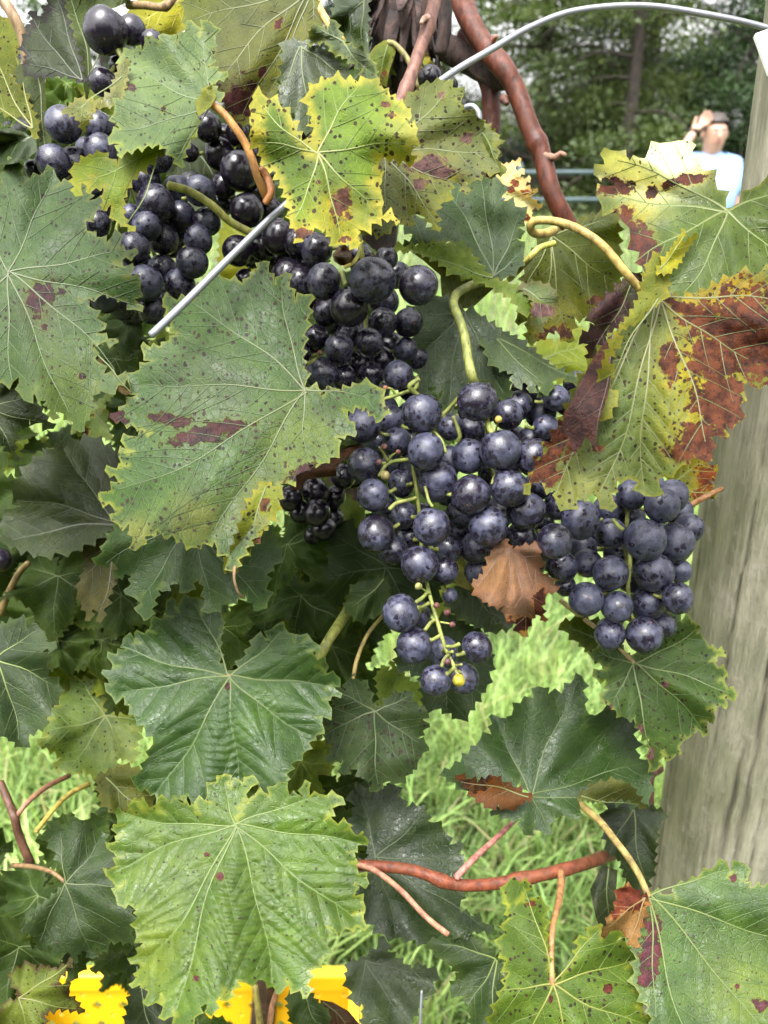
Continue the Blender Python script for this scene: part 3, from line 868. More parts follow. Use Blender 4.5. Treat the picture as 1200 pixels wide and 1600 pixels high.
def wooden_post():
    rs = np.random.RandomState(5)
    nz, na = 330, 220
    zs = np.linspace(-0.1, 1.78, nz)
    V = np.zeros((nz, na, 3)); crk = np.zeros((nz, na))
    th = np.linspace(0, 2 * math.pi, na, endpoint=False)
    cracks = [(rs.uniform(0, 6.28), rs.uniform(0.0, 1.6), rs.uniform(0.25, 0.9), rs.uniform(0.4, 1.0)) for _ in range(9)]
    # the long splits that face the camera
    cracks += [(-2.02, 1.16, 0.42, 0.7), (-1.80, 0.95, 0.30, 0.5), (-2.33, 0.92, 0.24, 0.6), (-2.16, 1.06, 0.12, 0.9), (-2.45, 1.22, 0.3, 0.4)]
    for i, z in enumerate(zs):
        r = PR * (1 + 0.018 * math.sin(z * 5) + 0.02 * np.sin(3 * th + z * 1.5) + 0.010 * np.sin(7 * th - z * 3 + 1) * math.sin(z * 4) + 0.003 * np.sin(17 * th + z * 9))
        for (a, zc, L, w) in cracks:
            k = max(0.0, 1 - abs(z - zc) / (L / 2))
            if k <= 0: continue
            aa = a + 0.025 * math.sin(z * 9 + a * 7) + 0.012 * math.sin(z * 37 + a) + 0.010 * math.sin(z * 131 + a * 3)
            dl = (th - aa + math.pi) % (2 * math.pi) - math.pi
            p = np.exp(-(dl / (0.03 * w)) ** 2) * k ** 0.4
            crk[i] = np.maximum(crk[i], p); r = r - 0.005 * w * p
        # knot hole
        dk = np.hypot(((th - (-1.90) + math.pi) % (2 * math.pi) - math.pi) * PR, (z - 1.175) * 0.8)
        p = np.exp(-(dk / 0.0055) ** 2); crk[i] = np.maximum(crk[i], p); r = r - 0.012 * p
        c = post_axis(z)
        V[i, :, 0] = c[0] + r * np.cos(th); V[i, :, 1] = c[1] + r * np.sin(th); V[i, :, 2] = z
    F = [(i * na + k, i * na + (k + 1) % na, (i + 1) * na + (k + 1) % na, (i + 1) * na + k) for i in range(nz - 1) for k in range(na)]
    F.append(tuple((nz - 1) * na + k for k in range(na)))
    o0 = post_axis(0.0)
    me = mesh_of('wooden_post', V.reshape(-1, 3) - o0, F, [M['wood']])
    set_attr(me, 'crack', 'FLOAT', np.clip(crk, 0, 1).ravel())
    o = link('wooden_post', me, None, o0)
    tag(o, 'round weathered grey wooden post standing in the grass at the right', 'post')
    return o
wooden_post()

M['white'] = simple('white_board', (0.78, 0.78, 0.76), 0.5, var=0.04, scale=20)
M['black'] = simple('black_paint', (0.02, 0.02, 0.022), 0.5, var=0.2, scale=20)
def post_tag():
    c = at(1231, 72, 0.362); a = math.radians(-20)
    root = empty('post_tag', c); WL[root] = np.array(c)
    tag(root, 'white tag board fixed high on the wooden post', 'tag')
    ca, sa = math.cos(a), math.sin(a)
    R = np.stack([RIGHT * ca - UP * sa, RIGHT * sa + UP * ca, -FWD], 1)
    bm = bmesh.new(); bmesh.ops.create_cube(bm, size=1.0)
    for v in bm.verts: v.co = Vector(R @ (np.array(v.co) * np.array([0.026, 0.020, 0.003])))
    bmesh.ops.bevel(bm, geom=bm.edges[:], offset=0.0006, segments=2, affect='EDGES')
    me = bpy.data.meshes.new('board'); bm.to_mesh(me); bm.free(); me.materials.append(M['white'])
    link('board', me, root, c)
    # printed oval character, only its left side is inside the picture
    n = 28; V = []; F = []
    for k in range(n):
        t_ = 2 * math.pi * k / n
        for s in (1.0, 0.45):
            V.append(R @ np.array([-0.0072 + 0.0026 * s ** 0.5 * math.cos(t_) * (1 if s == 1 else 0.6), -0.0022 + 0.0042 * s * math.sin(t_), 0.0021]))
    for k in range(n):
        a_, b_ = 2 * k, 2 * ((k + 1) % n); F.append((a_, b_, b_ + 1, a_ + 1))
    link('printed_character', mesh_of('printed_character', V, F, [M['black']], False), root, c)
post_tag()

def crate():
    t = NT('yellow_plastic'); c = obj_coord(t); n1 = t.noise(c, 14, 4)
    t.set(Base_Color=t.mix(n1, (0.84, 0.50, 0.008), (0.88, 0.56, 0.014)), Roughness=0.42)
    t.put(t.bsdf.inputs['Subsurface Weight'], 0.0)
    mat = t.mat
    cx, cy, z1 = -0.305, 0.70, 0.29
    Wd, Dp, Hh = 0.52, 0.36, 0.28
    o0 = np.array([cx, cy, z1 - Hh])
    root = empty('picking_crate', o0); WL[root] = o0
    tag(root, 'bright yellow plastic picking crate on the grass under the vine', 'crate')
    def panel(name, org, ux, n_cols, wid):
        """perforated wall: a lattice of cells, each a frame around a round hole, with thickness"""
        ux = np.array(ux, float); uz = np.array([0, 0, 1.0]); nn = np.cross(ux, uz)
        rows = 5; cw, ch = wid / n_cols, (Hh - 0.035) / rows
        V = []; F = []
        K = 12
        for i in range(n_cols):
            for j in range(rows):
                cc = np.array(org) + ux * cw * (i + 0.5) + uz * ch * (j + 0.5)
                b = len(V)
                for layer in (0, 1):
                    for k in range(K):
                        a = 2 * math.pi * k / K
                        c_, s_ = math.cos(a), math.sin(a); m = max(abs(c_), abs(s_))
                        V.append(cc + ux * c_ / m * cw / 2 + uz * s_ / m * ch / 2 + nn * 0.004 * layer)
                        V.append(cc + ux * c_ * 0.0042 + uz * s_ * 0.0050 + nn * 0.004 * layer)
                for k in range(K):
                    p, q = b + 2 * k, b + 2 * ((k + 1) % K); L = 2 * K
                    F += [(p, q, q + 1, p + 1), (p + L, p + 1 + L, q + 1 + L, q + L), (p + 1, q + 1, q + 1 + L, p + 1 + L)]
        MB().add(V, F).build(name, mat, root, smooth=False)
    panel('side_panel', o0 + np.array([-Wd / 2, -Dp / 2, 0]), (1, 0, 0), 12, Wd)
    panel('side_panel', o0 + np.array([Wd / 2, Dp / 2, 0]), (-1, 0, 0), 12, Wd)
    panel('end_panel', o0 + np.array([-Wd / 2, Dp / 2, 0]), (0, -1, 0), 8, Dp)
    panel('end_panel', o0 + np.array([Wd / 2, -Dp / 2, 0]), (0, 1, 0), 8, Dp)
    rim = MB(); zt = z1 - 0.018
    for (x, y, sx, sy) in ((0, -Dp / 2, Wd + 0.03, 0.022), (0, Dp / 2, Wd + 0.03, 0.022), (-Wd / 2, 0, 0.022, Dp - 0.024), (Wd / 2, 0, 0.022, Dp - 0.024)):
        rim.box((cx + x, cy + y, zt), (sx, sy, 0.036))
    r = rim.build('rim', mat, root, smooth=False)
    bv = r.modifiers.new('bevel', 'BEVEL'); bv.width = 0.004; bv.segments = 2
    rb = MB()
    for k in range(9):
        rb.box((cx - Wd / 2 + Wd * (k + 0.5) / 9, cy - Dp / 2 - 0.006, z1 - 0.15), (0.006, 0.008, Hh - 0.05))
    rb.build('rib', mat, root, smooth=False)
    MB().box(o0 + np.array([0, 0, 0.006]), (Wd - 0.01, Dp - 0.01, 0.008)).build('base', mat, root, smooth=False)
crate()

# ------------------------------------------------------------------ the man in the meadow
def person():
    base = at(1110, 210, 5.9)                         # head position fixes where he stands
    bx, by = float(base[0]), float(base[1])
    hx = float(base[2])
    k = hx / 1.665                                    # head centre height for a 1.78 m man
    o0 = np.array([bx + 0.02, by, 0.0])
    root = empty('person', o0); WL[root] = o0
    tag(root, 'man in light blue t-shirt out in the meadow, one hand raised to his forehead', 'person')
    skin = simple('skin', (0.52, 0.30, 0.22), 0.5, var=0.06, scale=25)
    shirt = simple('blue_cotton', (0.24, 0.38, 0.64), 0.85, var=0.12, scale=18, bump=0.004)
    denim = simple('denim', (0.05, 0.07, 0.13), 0.85, var=0.2, scale=40)
    hair = simple('dark_hair', (0.03, 0.02, 0.014), 0.6, var=0.3, scale=60)
    shoe = simple('shoe_leather', (0.05, 0.035, 0.025), 0.6)
    def P(x, y, z): return np.array([x, -y, z]) * k      # y towards the camera
    def skinned(name, verts, edges, radii, mat, rootv=0, sub=2):
        me = bpy.data.meshes.new(name)
        me.from_pydata([tuple(P(*v)) for v in verts], edges, [])
        o = bpy.data.objects.new(name, me); COL.objects.link(o); o.parent = root
        sm = o.modifiers.new('skin', 'SKIN')
        for i, r in enumerate(radii):
            sv = me.skin_vertices[0].data[i]
            sv.radius = (r[0] * k, r[1] * k) if isinstance(r, tuple) else (r * k, r * k)
            sv.use_root = (i == rootv)
        sb = o.modifiers.new('smooth', 'SUBSURF'); sb.levels = sub; sb.render_levels = sub
        dg = bpy.context.evaluated_depsgraph_get()
        m2 = bpy.data.meshes.new_from_object(o.evaluated_get(dg))
        o.modifiers.clear(); o.data = m2; m2.name = name
        m2.materials.clear(); m2.materials.append(mat)
        m2.polygons.foreach_set('use_smooth', np.ones(len(m2.polygons), bool))
        return o
    # body: pelvis 0, spine, neck, head; his right arm (image left) raised, left arm hanging
    body_v = [(0, 0, 0.98), (0, 0.01, 1.18), (0, 0.0, 1.38), (0, 0.0, 1.50), (0, 0.03, 1.575), (0, 0.035, 1.665), (0, 0.03, 1.755),
              (-0.17, 0.0, 1.43), (-0.34, 0.06, 1.32), (-0.265, 0.14, 1.55), (-0.188, 0.13, 1.68),
              (0.18, 0.0, 1.43), (0.255, 0.02, 1.16), (0.27, 0.10, 0.93), (0.27, 0.12, 0.84),
              (-0.10, 0, 0.90), (-0.115, 0.02, 0.50), (-0.12, 0.0, 0.10), (-0.125, 0.13, 0.045),
              (0.10, 0, 0.90), (0.125, 0.03, 0.50), (0.14, 0.0, 0.10), (0.15, 0.13, 0.045)]
    body_e = [(0, 1), (1, 2), (2, 3), (3, 4), (4, 5), (5, 6), (2, 7), (7, 8), (8, 9), (9, 10), (2, 11), (11, 12), (12, 13), (13, 14),
              (0, 15), (15, 16), (16, 17), (17, 18), (0, 19), (19, 20), (20, 21), (21, 22)]
    body_r = [(0.16, 0.12), (0.165, 0.13), (0.16, 0.115), 0.062, (0.068, 0.078), (0.092, 0.112), (0.082, 0.098),
              0.065, 0.05, 0.037, 0.03, 0.065, 0.05, 0.036, 0.028,
              0.085, 0.06, 0.045, 0.04, 0.085, 0.06, 0.045, 0.04]
    skinned('body', body_v, body_e, body_r, skin)
    sv = [(0, 0.0, 0.93), (0, 0.03, 1.12), (0, 0.015, 1.36), (0, 0.008, 1.545), (-0.18, 0.0, 1.445), (-0.29, 0.04, 1.35), (0.19, 0.0, 1.445), (0.245, 0.012, 1.22)]
    skinned('shirt', sv, [(0, 1), (1, 2), (2, 3), (2, 4), (4, 5), (2, 6), (6, 7)], [(0.225, 0.17), (0.23, 0.19), (0.205, 0.15), (0.105, 0.095), 0.092, 0.082, 0.092, 0.082], shirt)
    tv = [(0, 0, 1.0), (-0.105, 0, 0.78), (-0.115, 0.02, 0.5), (-0.12, 0.0, 0.10), (0.105, 0, 0.78), (0.125, 0.03, 0.5), (0.14, 0.0, 0.10), (0, 0, 0.88)]
    skinned('trousers', tv, [(0, 7), (7, 1), (1, 2), (2, 3), (7, 4), (4, 5), (5, 6)], [(0.20, 0.16), 0.10, 0.082, 0.072, 0.10, 0.082, 0.072, (0.17, 0.14)], denim)
    for s, x in ((-1, -0.122), (1, 0.143)):
        skinned('shoe', [(x, -0.04, 0.05), (x, 0.06, 0.05), (x + 0.01 * s, 0.19, 0.04)], [(0, 1), (1, 2)], [0.055, 0.058, 0.045], shoe)
    # hands with separate fingers: the raised one rests against the forehead, the other hangs curled
    def hand(org, d, side, up):
        d = np.array(d, float); d /= np.linalg.norm(d); side = np.array(side, float); side -= d * (side @ d); side /= np.linalg.norm(side)
        nn = np.cross(d, side)
        org = np.array(org, float)
        vs_ = [org, org + d * 0.055, org + d * 0.09]; ed = [(0, 1), (1, 2)]; rr = [(0.026, 0.02), (0.038, 0.016), (0.036, 0.013)]
        for i, (o_, L) in enumerate(((-0.031, 0.062), (-0.0105, 0.076), (0.0105, 0.071), (0.031, 0.055))):
            b = len(vs_)
            vs_ += [org + d * 0.096 + side * o_, org + d * (0.096 + L * 0.5) + side * o_ * 1.05 + nn * 0.006 * up, org + d * (0.096 + L * 0.92) + side * o_ * 1.08 + nn * 0.024 * up]
            ed += [(2, b), (b, b + 1), (b + 1, b + 2)]; rr += [0.010, 0.0088, 0.0075]
        b = len(vs_)
        vs_ += [org + d * 0.045 - side * 0.042, org + d * 0.085 - side * 0.062 + nn * 0.01 * up]
        ed += [(0, b), (b, b + 1)]; rr += [0.012, 0.009]
        skinned('hand', [tuple(v) for v in vs_], ed, rr, skin, 0, 2)
    hand((-0.186, 0.13, 1.675), (0.52, -0.10, 0.62), (0.55, 0.25, -0.6), 1)
    hand((0.27, 0.118, 0.86), (0.0, 0.12, -1.0), (0.1, 1.0, 0.1), -1)
    # face: nose, ears, brows, eyes, mouth, short beard shadow, hair cap
    def ball(name, c, r, mat, sc=(1, 1, 1)):
        bm = bmesh.new(); bmesh.ops.create_uvsphere(bm, u_segments=16, v_segments=10, radius=1)
        for v in bm.verts: v.co = Vector(P(c[0] + v.co.x * r * sc[0], c[1] + v.co.y * r * sc[1], c[2] + v.co.z * r * sc[2]))
        me = bpy.data.meshes.new(name); bm.to_mesh(me); bm.free(); me.materials.append(mat)
        me.polygons.foreach_set('use_smooth', np.ones(len(me.polygons), bool))
        o = bpy.data.objects.new(name, me); COL.objects.link(o); o.parent = root
    white = simple('eye_white', (0.7, 0.68, 0.65), 0.3); lip = simple('lip', (0.40, 0.17, 0.14), 0.5)
    for s in (-1, 1):
        ball('eye', (0.03 * s, 0.118, 1.675), 0.011, white); ball('iris', (0.03 * s, 0.127, 1.675), 0.005, hair)
        ball('eyebrow', (0.031 * s, 0.128, 1.694), 0.016, hair, (1.2, 0.35, 0.3)); ball('ear', (0.086 * s, 0.03, 1.665), 0.03, skin, (0.4, 0.6, 1.0))
    ball('nose', (0, 0.138, 1.65), 0.017, skin, (0.8, 1.0, 1.5)); ball('mouth', (0, 0.124, 1.612), 0.024, lip, (1.0, 0.35, 0.28))
    bm = bmesh.new(); bmesh.ops.create_uvsphere(bm, u_segments=28, v_segments=18, radius=1)
    for v in list(bm.verts):
        x, y, z = v.co
        if z < -0.15 + 0.9 * max(0, y) ** 1.0: pass
    kill = [v for v in bm.verts if v.co.z < (0.42 if v.co.y > 0.45 else (-0.1 if v.co.y > -0.2 else -0.55))]
    bmesh.ops.delete(bm, geom=kill, context='VERTS')
    for v in bm.verts:
        v.co = Vector(P(v.co.x * 0.098, 0.026 + v.co.y * 0.118, 1.692 + v.co.z * 0.120 + 0.004 * math.sin(v.co.x * 19) * math.cos(v.co.y * 17)))
    me = bpy.data.meshes.new('hair'); bm.to_mesh(me); bm.free(); me.materials.append(hair)
    me.polygons.foreach_set('use_smooth', np.ones(len(me.polygons), bool))
    o = bpy.data.objects.new('hair', me); COL.objects.link(o); o.parent = root
person()

# ------------------------------------------------------------------ the grapevine: trunk, canes, leaves
VB = np.array([-0.10, 0.80, 0.0])
vine = empty('grapevine', VB); WL[vine] = VB
tag(vine, 'grapevine with large spotted green leaves trained on the trellis wire', 'grapevine')

def bark_mat():
    t = NT('shaggy_bark'); c = obj_coord(t)
    mp = t.n('Mapping'); t.put(mp.inputs['Vector'], c); mp.inputs['Scale'].default_value = (1, 1, 0.22)
    n1 = t.noise(mp.outputs[0], 130, 6, 0.7); n2 = t.noise(c, 40, 4)
    col = t.mix(t.ramp(n1, 0.35, 0.7), (0.007, 0.004, 0.0035), (0.060, 0.030, 0.022))
    col = t.mix(t.ramp(n2, 0.55, 0.75), col, (0.12, 0.07, 0.055))
    t.set(Base_Color=col, Roughness=0.85, Normal=t.bump(n1, 0.9, 0.006))
    return t.mat
M['shag'] = bark_mat()
def trunk():
    path = [(655, -90, .58), (640, 0, .56), (628, 60, .55), (622, 120, .57), (600, 260, .60), (560, 600, .68), (500, 1000, .84), (440, 1350, 1.05), (405, 1640, 1.38)]
    S = spline(path, 12); W = at_many(S[:, :2], S[:, 2])
    t_ = np.linspace(0, 1, len(W))
    r = 0.0125 + 0.012 * np.exp(-((t_ - 0.17) / 0.12) ** 2) + 0.008 * t_
    V, F = tube(W, r, 26, 0.05)
    mb = MB().add(V, F)
    # peeling bark strips around the head of the trunk
    for k in range(150):
        i = nrs.randint(2, 44); a = nrs.uniform(0, 6.28); L = nrs.uniform(0.015, 0.05)
        T = W[min(i + 1, len(W) - 1)] - W[i]; T /= np.linalg.norm(T)
        N = np.cross(T, [0.3, 0.2, 0.9]); N /= np.linalg.norm(N); B = np.cross(T, N)
        out = N * math.cos(a) + B * math.sin(a); sd_ = np.cross(T, out)
        c0 = W[i] + out * r[i] * 0.96; w = nrs.uniform(0.002, 0.005)
        dn = np.array([0, 0, -1.0])
        q = [c0, c0 + T * L * 0.4 + out * 0.0025, c0 + T * L * 0.75 + out * nrs.uniform(0.003, 0.010) + dn * 0.003, c0 + T * L + out * nrs.uniform(0.004, 0.017) + dn * 0.008]
        Vs = []
        for j, p in enumerate(q):
            ww = w * (1, 1, 0.8, 0.25)[j]
            Vs += [p - sd_ * ww, p + sd_ * ww, p + sd_ * ww - out * 0.0007, p - sd_ * ww - out * 0.0007]
        Fs = []
        for j in range(3):
            for m_ in range(4):
                a_ = j * 4 + m_; b_ = j * 4 + (m_ + 1) % 4; Fs.append((a_, b_, b_ + 4, a_ + 4))
        Fs.append((0, 3, 2, 1)); Fs.append((12, 13, 14, 15)); mb.add(Vs, Fs)
    o = mb.build('trunk', M['shag'], vine, W[0]); o['label'] = 'dark trunk with peeling shaggy bark at the top'
trunk()
RED = (0.095, 0.028, 0.015)
M['cane'] = stem_material('cane_bark')
stalk('arm', [(628, 40, .55), (680, 66, .545), (730, 92, .535), (768, 116, .525), (790, 122, .52)], 22, 19, (0.11, 0.045, 0.03), vine, 14, 0.06, mat='shag')
stalk('cane', [(712, -60, .56), (722, 0, .53), (738, 40, .515), (760, 75, .51), (786, 106, .50), (806, 140, .50), (828, 200, .50), (846, 240, .50), (862, 300, .50), (888, 352, .505), (900, 385, .52)], 16.5, 14, RED, vine, 18, 0.008, 'red brown woody cane hanging down with a bud', nodes=((0.37, 0.12, 0.05), (0.66, 0.2, 0.02), (0.12, 0.12, 0.06)), mat='cane')
stalk('bud', [(848, 243, .497), (866, 246, .494), (876, 240, .492), (884, 243, .491)], 7, 3, (0.24, 0.13, 0.09), vine, 8, 0.15)
stalk('cane', [(728, 50, .535), (755, 90, .53), (766, 130, .53), (768, 190, .535), (764, 250, .54), (756, 330, .56)], 17, 13, (0.075, 0.025, 0.016), vine, 12, 0.03, nodes=((0.36, 0.3, 0.05),), mat='cane')
stalk('cane', [(690, -30, .50), (696, 30, .505), (688, 85, .51)], 12, 10, (0.05, 0.022, 0.016), vine, 10, 0.06, mat='shag')
stalk('cane', [(684, -20, .455), (672, 30, .45), (652, 90, .445), (632, 145, .44), (610, 190, .44)], 11, 9, (0.20, 0.10, 0.075), vine, 10, 0.02, 'thin pinkish tan cane crossing the trunk', nodes=((0.3, 0.35, 0.03), (0.72, 0.3, 0.06)), mat='cane')
stalk('bud', [(668, 28, .446), (662, 30, .442), (658, 36, .44)], 6, 3, (0.5, 0.3, 0.24), vine, 8)
stalk('bud', [(770, 64, .50), (774, 58, .497), (776, 56, .496)], 5, 3, (0.3, 0.14, 0.1), vine, 8)
stalk('bud', [(786, 154, .50), (792, 162, .495)], 7, 4, (0.12, 0.05, 0.04), vine, 8)
stalk('cane', [(552, 1352, .405), (600, 1354, .405), (650, 1361, .405), (712, 1382, .405), (780, 1380, .41), (860, 1364, .415), (905, 1352, .43), (940, 1340, .47), (1000, 1316, .53)], 8.5, 10, (0.16, 0.046, 0.022), vine, 16, 0.006, 'smooth red brown shoot low among the leaves', nodes=((0.33, 0.3, 0.02), (0.55, 0.4, 0.02), (0.68, 0.15, 0.02)), mat='cane')
stalk('shoot', [(712, 1372, .403), (740, 1342, .41), (775, 1310, .43), (812, 1274, .455)], 5.5, 4, (0.36, 0.15, 0.12), vine, 8, mat='cane')
stalk('shoot', [(552, 1349, .403), (585, 1360, .40), (625, 1390, .398), (665, 1432, .395), (700, 1460, .394)], 4.5, 4.5, (0.42, 0.20, 0.13), vine, 8, mat='cane')
stalk('shoot', [(494, 1036, .43), (512, 1003, .432), (530, 975, .445), (546, 950, .462), (564, 922, .488), (600, 880, .52)], 8, 9, (0.20, 0.22, 0.05), vine, 9, nodes=((0.75, 0.35, 0.05),))
stalk('shoot', [(552, 1060, .44), (558, 1030, .442), (574, 992, .445), (598, 962, .45)], 3.4, 3.0, (0.30, 0.24, 0.08), vine, 7)
stalk('shoot', [(0, 1222, .46), (14, 1255, .455), (22, 1276, .45), (30, 1306, .452), (48, 1350, .455)], 6, 7, (0.10, 0.05, 0.03), vine, 8, mat='cane')
stalk('shoot', [(22, 1280, .45), (45, 1252, .455), (75, 1228, .47), (108, 1212, .49)], 4, 4, (0.30, 0.15, 0.09), vine, 8, mat='cane')
stalk('shoot', [(56, 1300, .47), (86, 1262, .485), (110, 1240, .50), (140, 1224, .51)], 4, 4, (0.45, 0.36, 0.08), vine, 7)
stalk('shoot', [(-10, -20, .42), (18, 20, .42), (36, 60, .425), (44, 100, .43)], 9, 8, (0.30, 0.21, 0.12), vine, 9, mat='cane')
stalk('shoot', [(200, 8, .44), (225, 8, .435), (252, 11, .43), (266, 4, .43), (275, -14, .43)], 6, 6, (0.22, 0.15, 0.07), vine, 9, nodes=((0.6, 0.3, 0.06),), mat='cane')
stalk('shoot', [(262, 289, .375), (296, 299, .378), (330, 320, .38), (358, 345, .385), (392, 364, .39)], 6.5, 6, (0.25, 0.25, 0.06), vine, 9)
stalk('shoot', [(486, -20, .40), (500, 14, .392), (516, 40, .385), (535, 64, .38)], 6, 6, (0.55, 0.33, 0.10), vine, 8)
stalk('shoot', [(0, 960, .5), (14, 925, .49), (30, 895, .485), (44, 880, .48)], 6, 5, (0.2, 0.15, 0.06), vine, 8)
stalk('shoot', [(410, 1640, .50), (404, 1580, .49), (398, 1540, .485)], 6, 5, (0.25, 0.22, 0.06), vine, 8)
stalk('shoot', [(420, 1640, .51), (424, 1580, .50), (436, 1540, .495)], 6, 4, (0.32, 0.17, 0.09), vine, 8, mat='cane')
stalk('shoot', [(1060, 800, .47), (1085, 786, .465), (1112, 771, .465), (1128, 764, .50)], 5, 4, (0.28, 0.14, 0.06), vine, 8, mat='cane')
# curled orange tendril and stalks in front of the upper grapes
stalk('tendril', [(1000, 452, .355), (976, 424, .352), (942, 384, .352), (904, 358, .355), (868, 346, .36), (838, 345, .363), (829, 354, .366), (834, 364, .37), (850, 365, .376), (866, 360, .385)], 6.5, 6.5, (0.36, 0.27, 0.08), vine, 10, label='thick yellow leaf stalk that curls into a loop', nodes=((0.95, 0.15, 0.1),))
stalk('tendril', [(866, 380, .43), (842, 388, .425), (826, 405, .425), (808, 424, .44), (796, 436, .46)], 5, 5, (0.38, 0.36, 0.08), vine, 8)
stalk('shoot', [(415, 318, .362), (424, 300, .36), (418, 278, .36), (408, 262, .358)], 6, 6, (0.30, 0.13, 0.05), vine, 8)

GRN = (0.085, 0.150, 0.048); DRK = (0.036, 0.072, 0.022); MID = (0.062, 0.118, 0.034); YEL = (0.34, 0.34, 0.05)
OLV = (0.13, 0.145, 0.045); PALE = (0.19, 0.235, 0.115); LIM = (0.20, 0.30, 0.045); EDG = (0.26, 0.30, 0.06)

# --- the large leaves in front
leaf(vine, "478,600 476,575 474,545 480,500 485,463 462,466 446,430 430,438 412,412 392,430 378,440 358,438 332,441 310,455 296,466 258,470 264,496 272,520 250,538 224,543 232,563 218,578 204,596 210,616 196,632 176,652 205,664 232,675 214,682 193,690 205,704 188,712 196,726 168,736 188,752 158,778 182,796 178,812 200,822 212,856 228,840 246,832 270,838 300,852 332,850 352,868 365,888 384,858 402,832 414,806 420,782 436,770 440,756 462,742 480,724 502,722 526,706 530,686 553,676 546,658 540,642 556,638 572,642 592,655 598,632 588,608 562,602 534,608 508,613 486,606",
     (478, 609), "440,440 290,470 226,600 182,770 330,838 480,716 584,622", 'largest dull green leaf, with a purple scorched streak, beside the wire end', lum=1.05, d=.362, tx=.05, ty=-.38, cup=.012, wave=.006, tooth=16, tdepth=.16,
     g=5, col=(0.092, 0.178, 0.052), edge=(0.30, 0.33, 0.05), ew=7, blot=((325, 676, 50, 13, -14), (268, 656, 36, 8, 8), (470, 738, 20, 9, -25), (180, 652, 18, 12), (378, 662, 14, 7), (300, 690, 14, 10)), bcol=(0.10, 0.035, 0.035), spots=0.95, gloss=.6, trans=.16,
     patch=((470, 700, 60, (.20, .27, .04)), (405, 800, 40, (.27, .27, .07)), (300, 812, 40, (.24, .25, .08)), (215, 840, 30, (.27, .28, .08)), (330, 610, 70, (.13, .19, .10))), vcol=(.30, .34, .13), vw=2.6)
stalk('cane', [(1006, 1330, .49), (1013, 1270, .49), (1014, 1215, .49), (1030, 1200, .50)], 9, 8, (0.08, 0.028, 0.02), vine, 10, 0.01, mat='cane')
leaf(vine, "412,757 437,768 430,798 412,828 396,850 381,870 366,890 352,884 366,850 378,815 394,780", (414, 760), "372,878", 'narrow yellow green folded lobe', d=.345, ty=-.35, tooth=14, tdepth=.1, g=6, col=(.24, .28, .05), edge=(.36, .33, .05), ew=12, spots=1.0, gloss=.3, trans=.2, bcol=(.2, .1, .04), blot=((404, 845, 14), (412, 790, 14)))
stalk('leaf_tip', [(367, 885, .335), (366, 905, .332), (372, 925, .332), (382, 934, .335)], 3, 1.2, (.16, .10, .05), vine, 6)

leaf(vine, "1030,468 1060,470 1082,460 1106,452 1140,436 1176,432 1210,426 1250,440 1246,560 1222,606 1200,602 1186,606 1172,598 1163,606 1157,632 1155,655 1137,666 1132,682 1114,668 1112,700 1103,718 1080,705 1064,726 1042,742 1030,752 1022,772 1008,772 996,756 982,750 966,754 957,772 954,795 938,784 930,770 905,778 891,792 874,788 868,768 852,760 846,742 820,768 834,736 860,690 880,650 900,606 930,560 960,520 1000,490",
     (1029, 466), "1235,470 1170,560 1105,690 1005,760 940,770 870,770", 'big withering leaf with rust brown right half, above the right bunch', lum=1.20, d=.345, tx=-.10, ty=-.22, cup=.008, wave=.008, pleat=.003, tooth=20, tdepth=.16, g=5,
     col=(0.17, 0.215, 0.088), edge=(0.30, 0.29, 0.06), ew=7, bcol=(0.22, 0.080, 0.032), spots=.95, gloss=.35, trans=.2, vcol=(.40, .36, .14), vw=3.0,
     blot=((1175, 520, 82, 66), (1120, 560, 46, 40), (1230, 540, 70), (1125, 630, 42, 46), (1098, 500, 36, 22, 20), (1095, 690, 34), (1062, 480, 22, 8, 30), (1068, 708, 26, 15), (882, 680, 22, 40, 25), (850, 735, 24, 22), (935, 700, 16, 9), (1046, 566, 14, 30)),
     patch=((1090, 590, 60, (.40, .36, .04)), (1060, 640, 55, (.36, .34, .05)), (1090, 470, 40, (.45, .34, .03)), (1150, 452, 36, (.48, .33, .03)), (900, 770, 50, (.26, .26, .10)), (970, 640, 50, (.18, .25, .10)), (1120, 530, 30, (.42, .35, .04))))
leaf(vine, "968,516 958,545 955,580 952,606 944,636 936,655 931,690 938,712 925,694 915,682 906,700 897,711 888,682 876,675 868,692 884,645 905,600 928,558 950,528", (960, 522), "930,690", 'rolled dark brown dead margin of the withering leaf', d=.337, tx=.1, ty=-.25, tooth=0, g=5, col=(.11, .035, .022), edge=(.14, .05, .03), ew=8, bcol=(.085, .036, .028), blot=((930, 600, 40), (900, 660, 40)), spots=.2, gloss=.4, trans=.05, vcol=(.2, .08, .05), wave=.006)
leaf(vine, "1014,414 1031,402 1042,432 1040,462 1030,472 1010,486 1000,500 984,508 966,522 968,536 948,566 957,580 952,604 962,622 950,650 940,655 938,640 945,616 938,590 946,560 958,530 975,505 995,470 1005,440", (1028, 466), "950,600", 'yellow green flap folded over the withering leaf', d=.332, ty=-.1, tooth=14, tdepth=.12, g=5, col=(.31, .33, .08), edge=(.42, .38, .07), ew=10, spots=.5, gloss=.3, trans=.25)
leaf(vine, "1028,424 1040,402 1052,384 1068,362 1065,380 1086,369 1072,392 1060,410 1044,424", (1032, 420), "1068,368", 'small bright yellow folded leaf tip', d=.330, tooth=10, tdepth=.1, g=6, col=(.46, .46, .04), edge=(.48, .42, .04), spots=.3, gloss=.3, trans=.3)

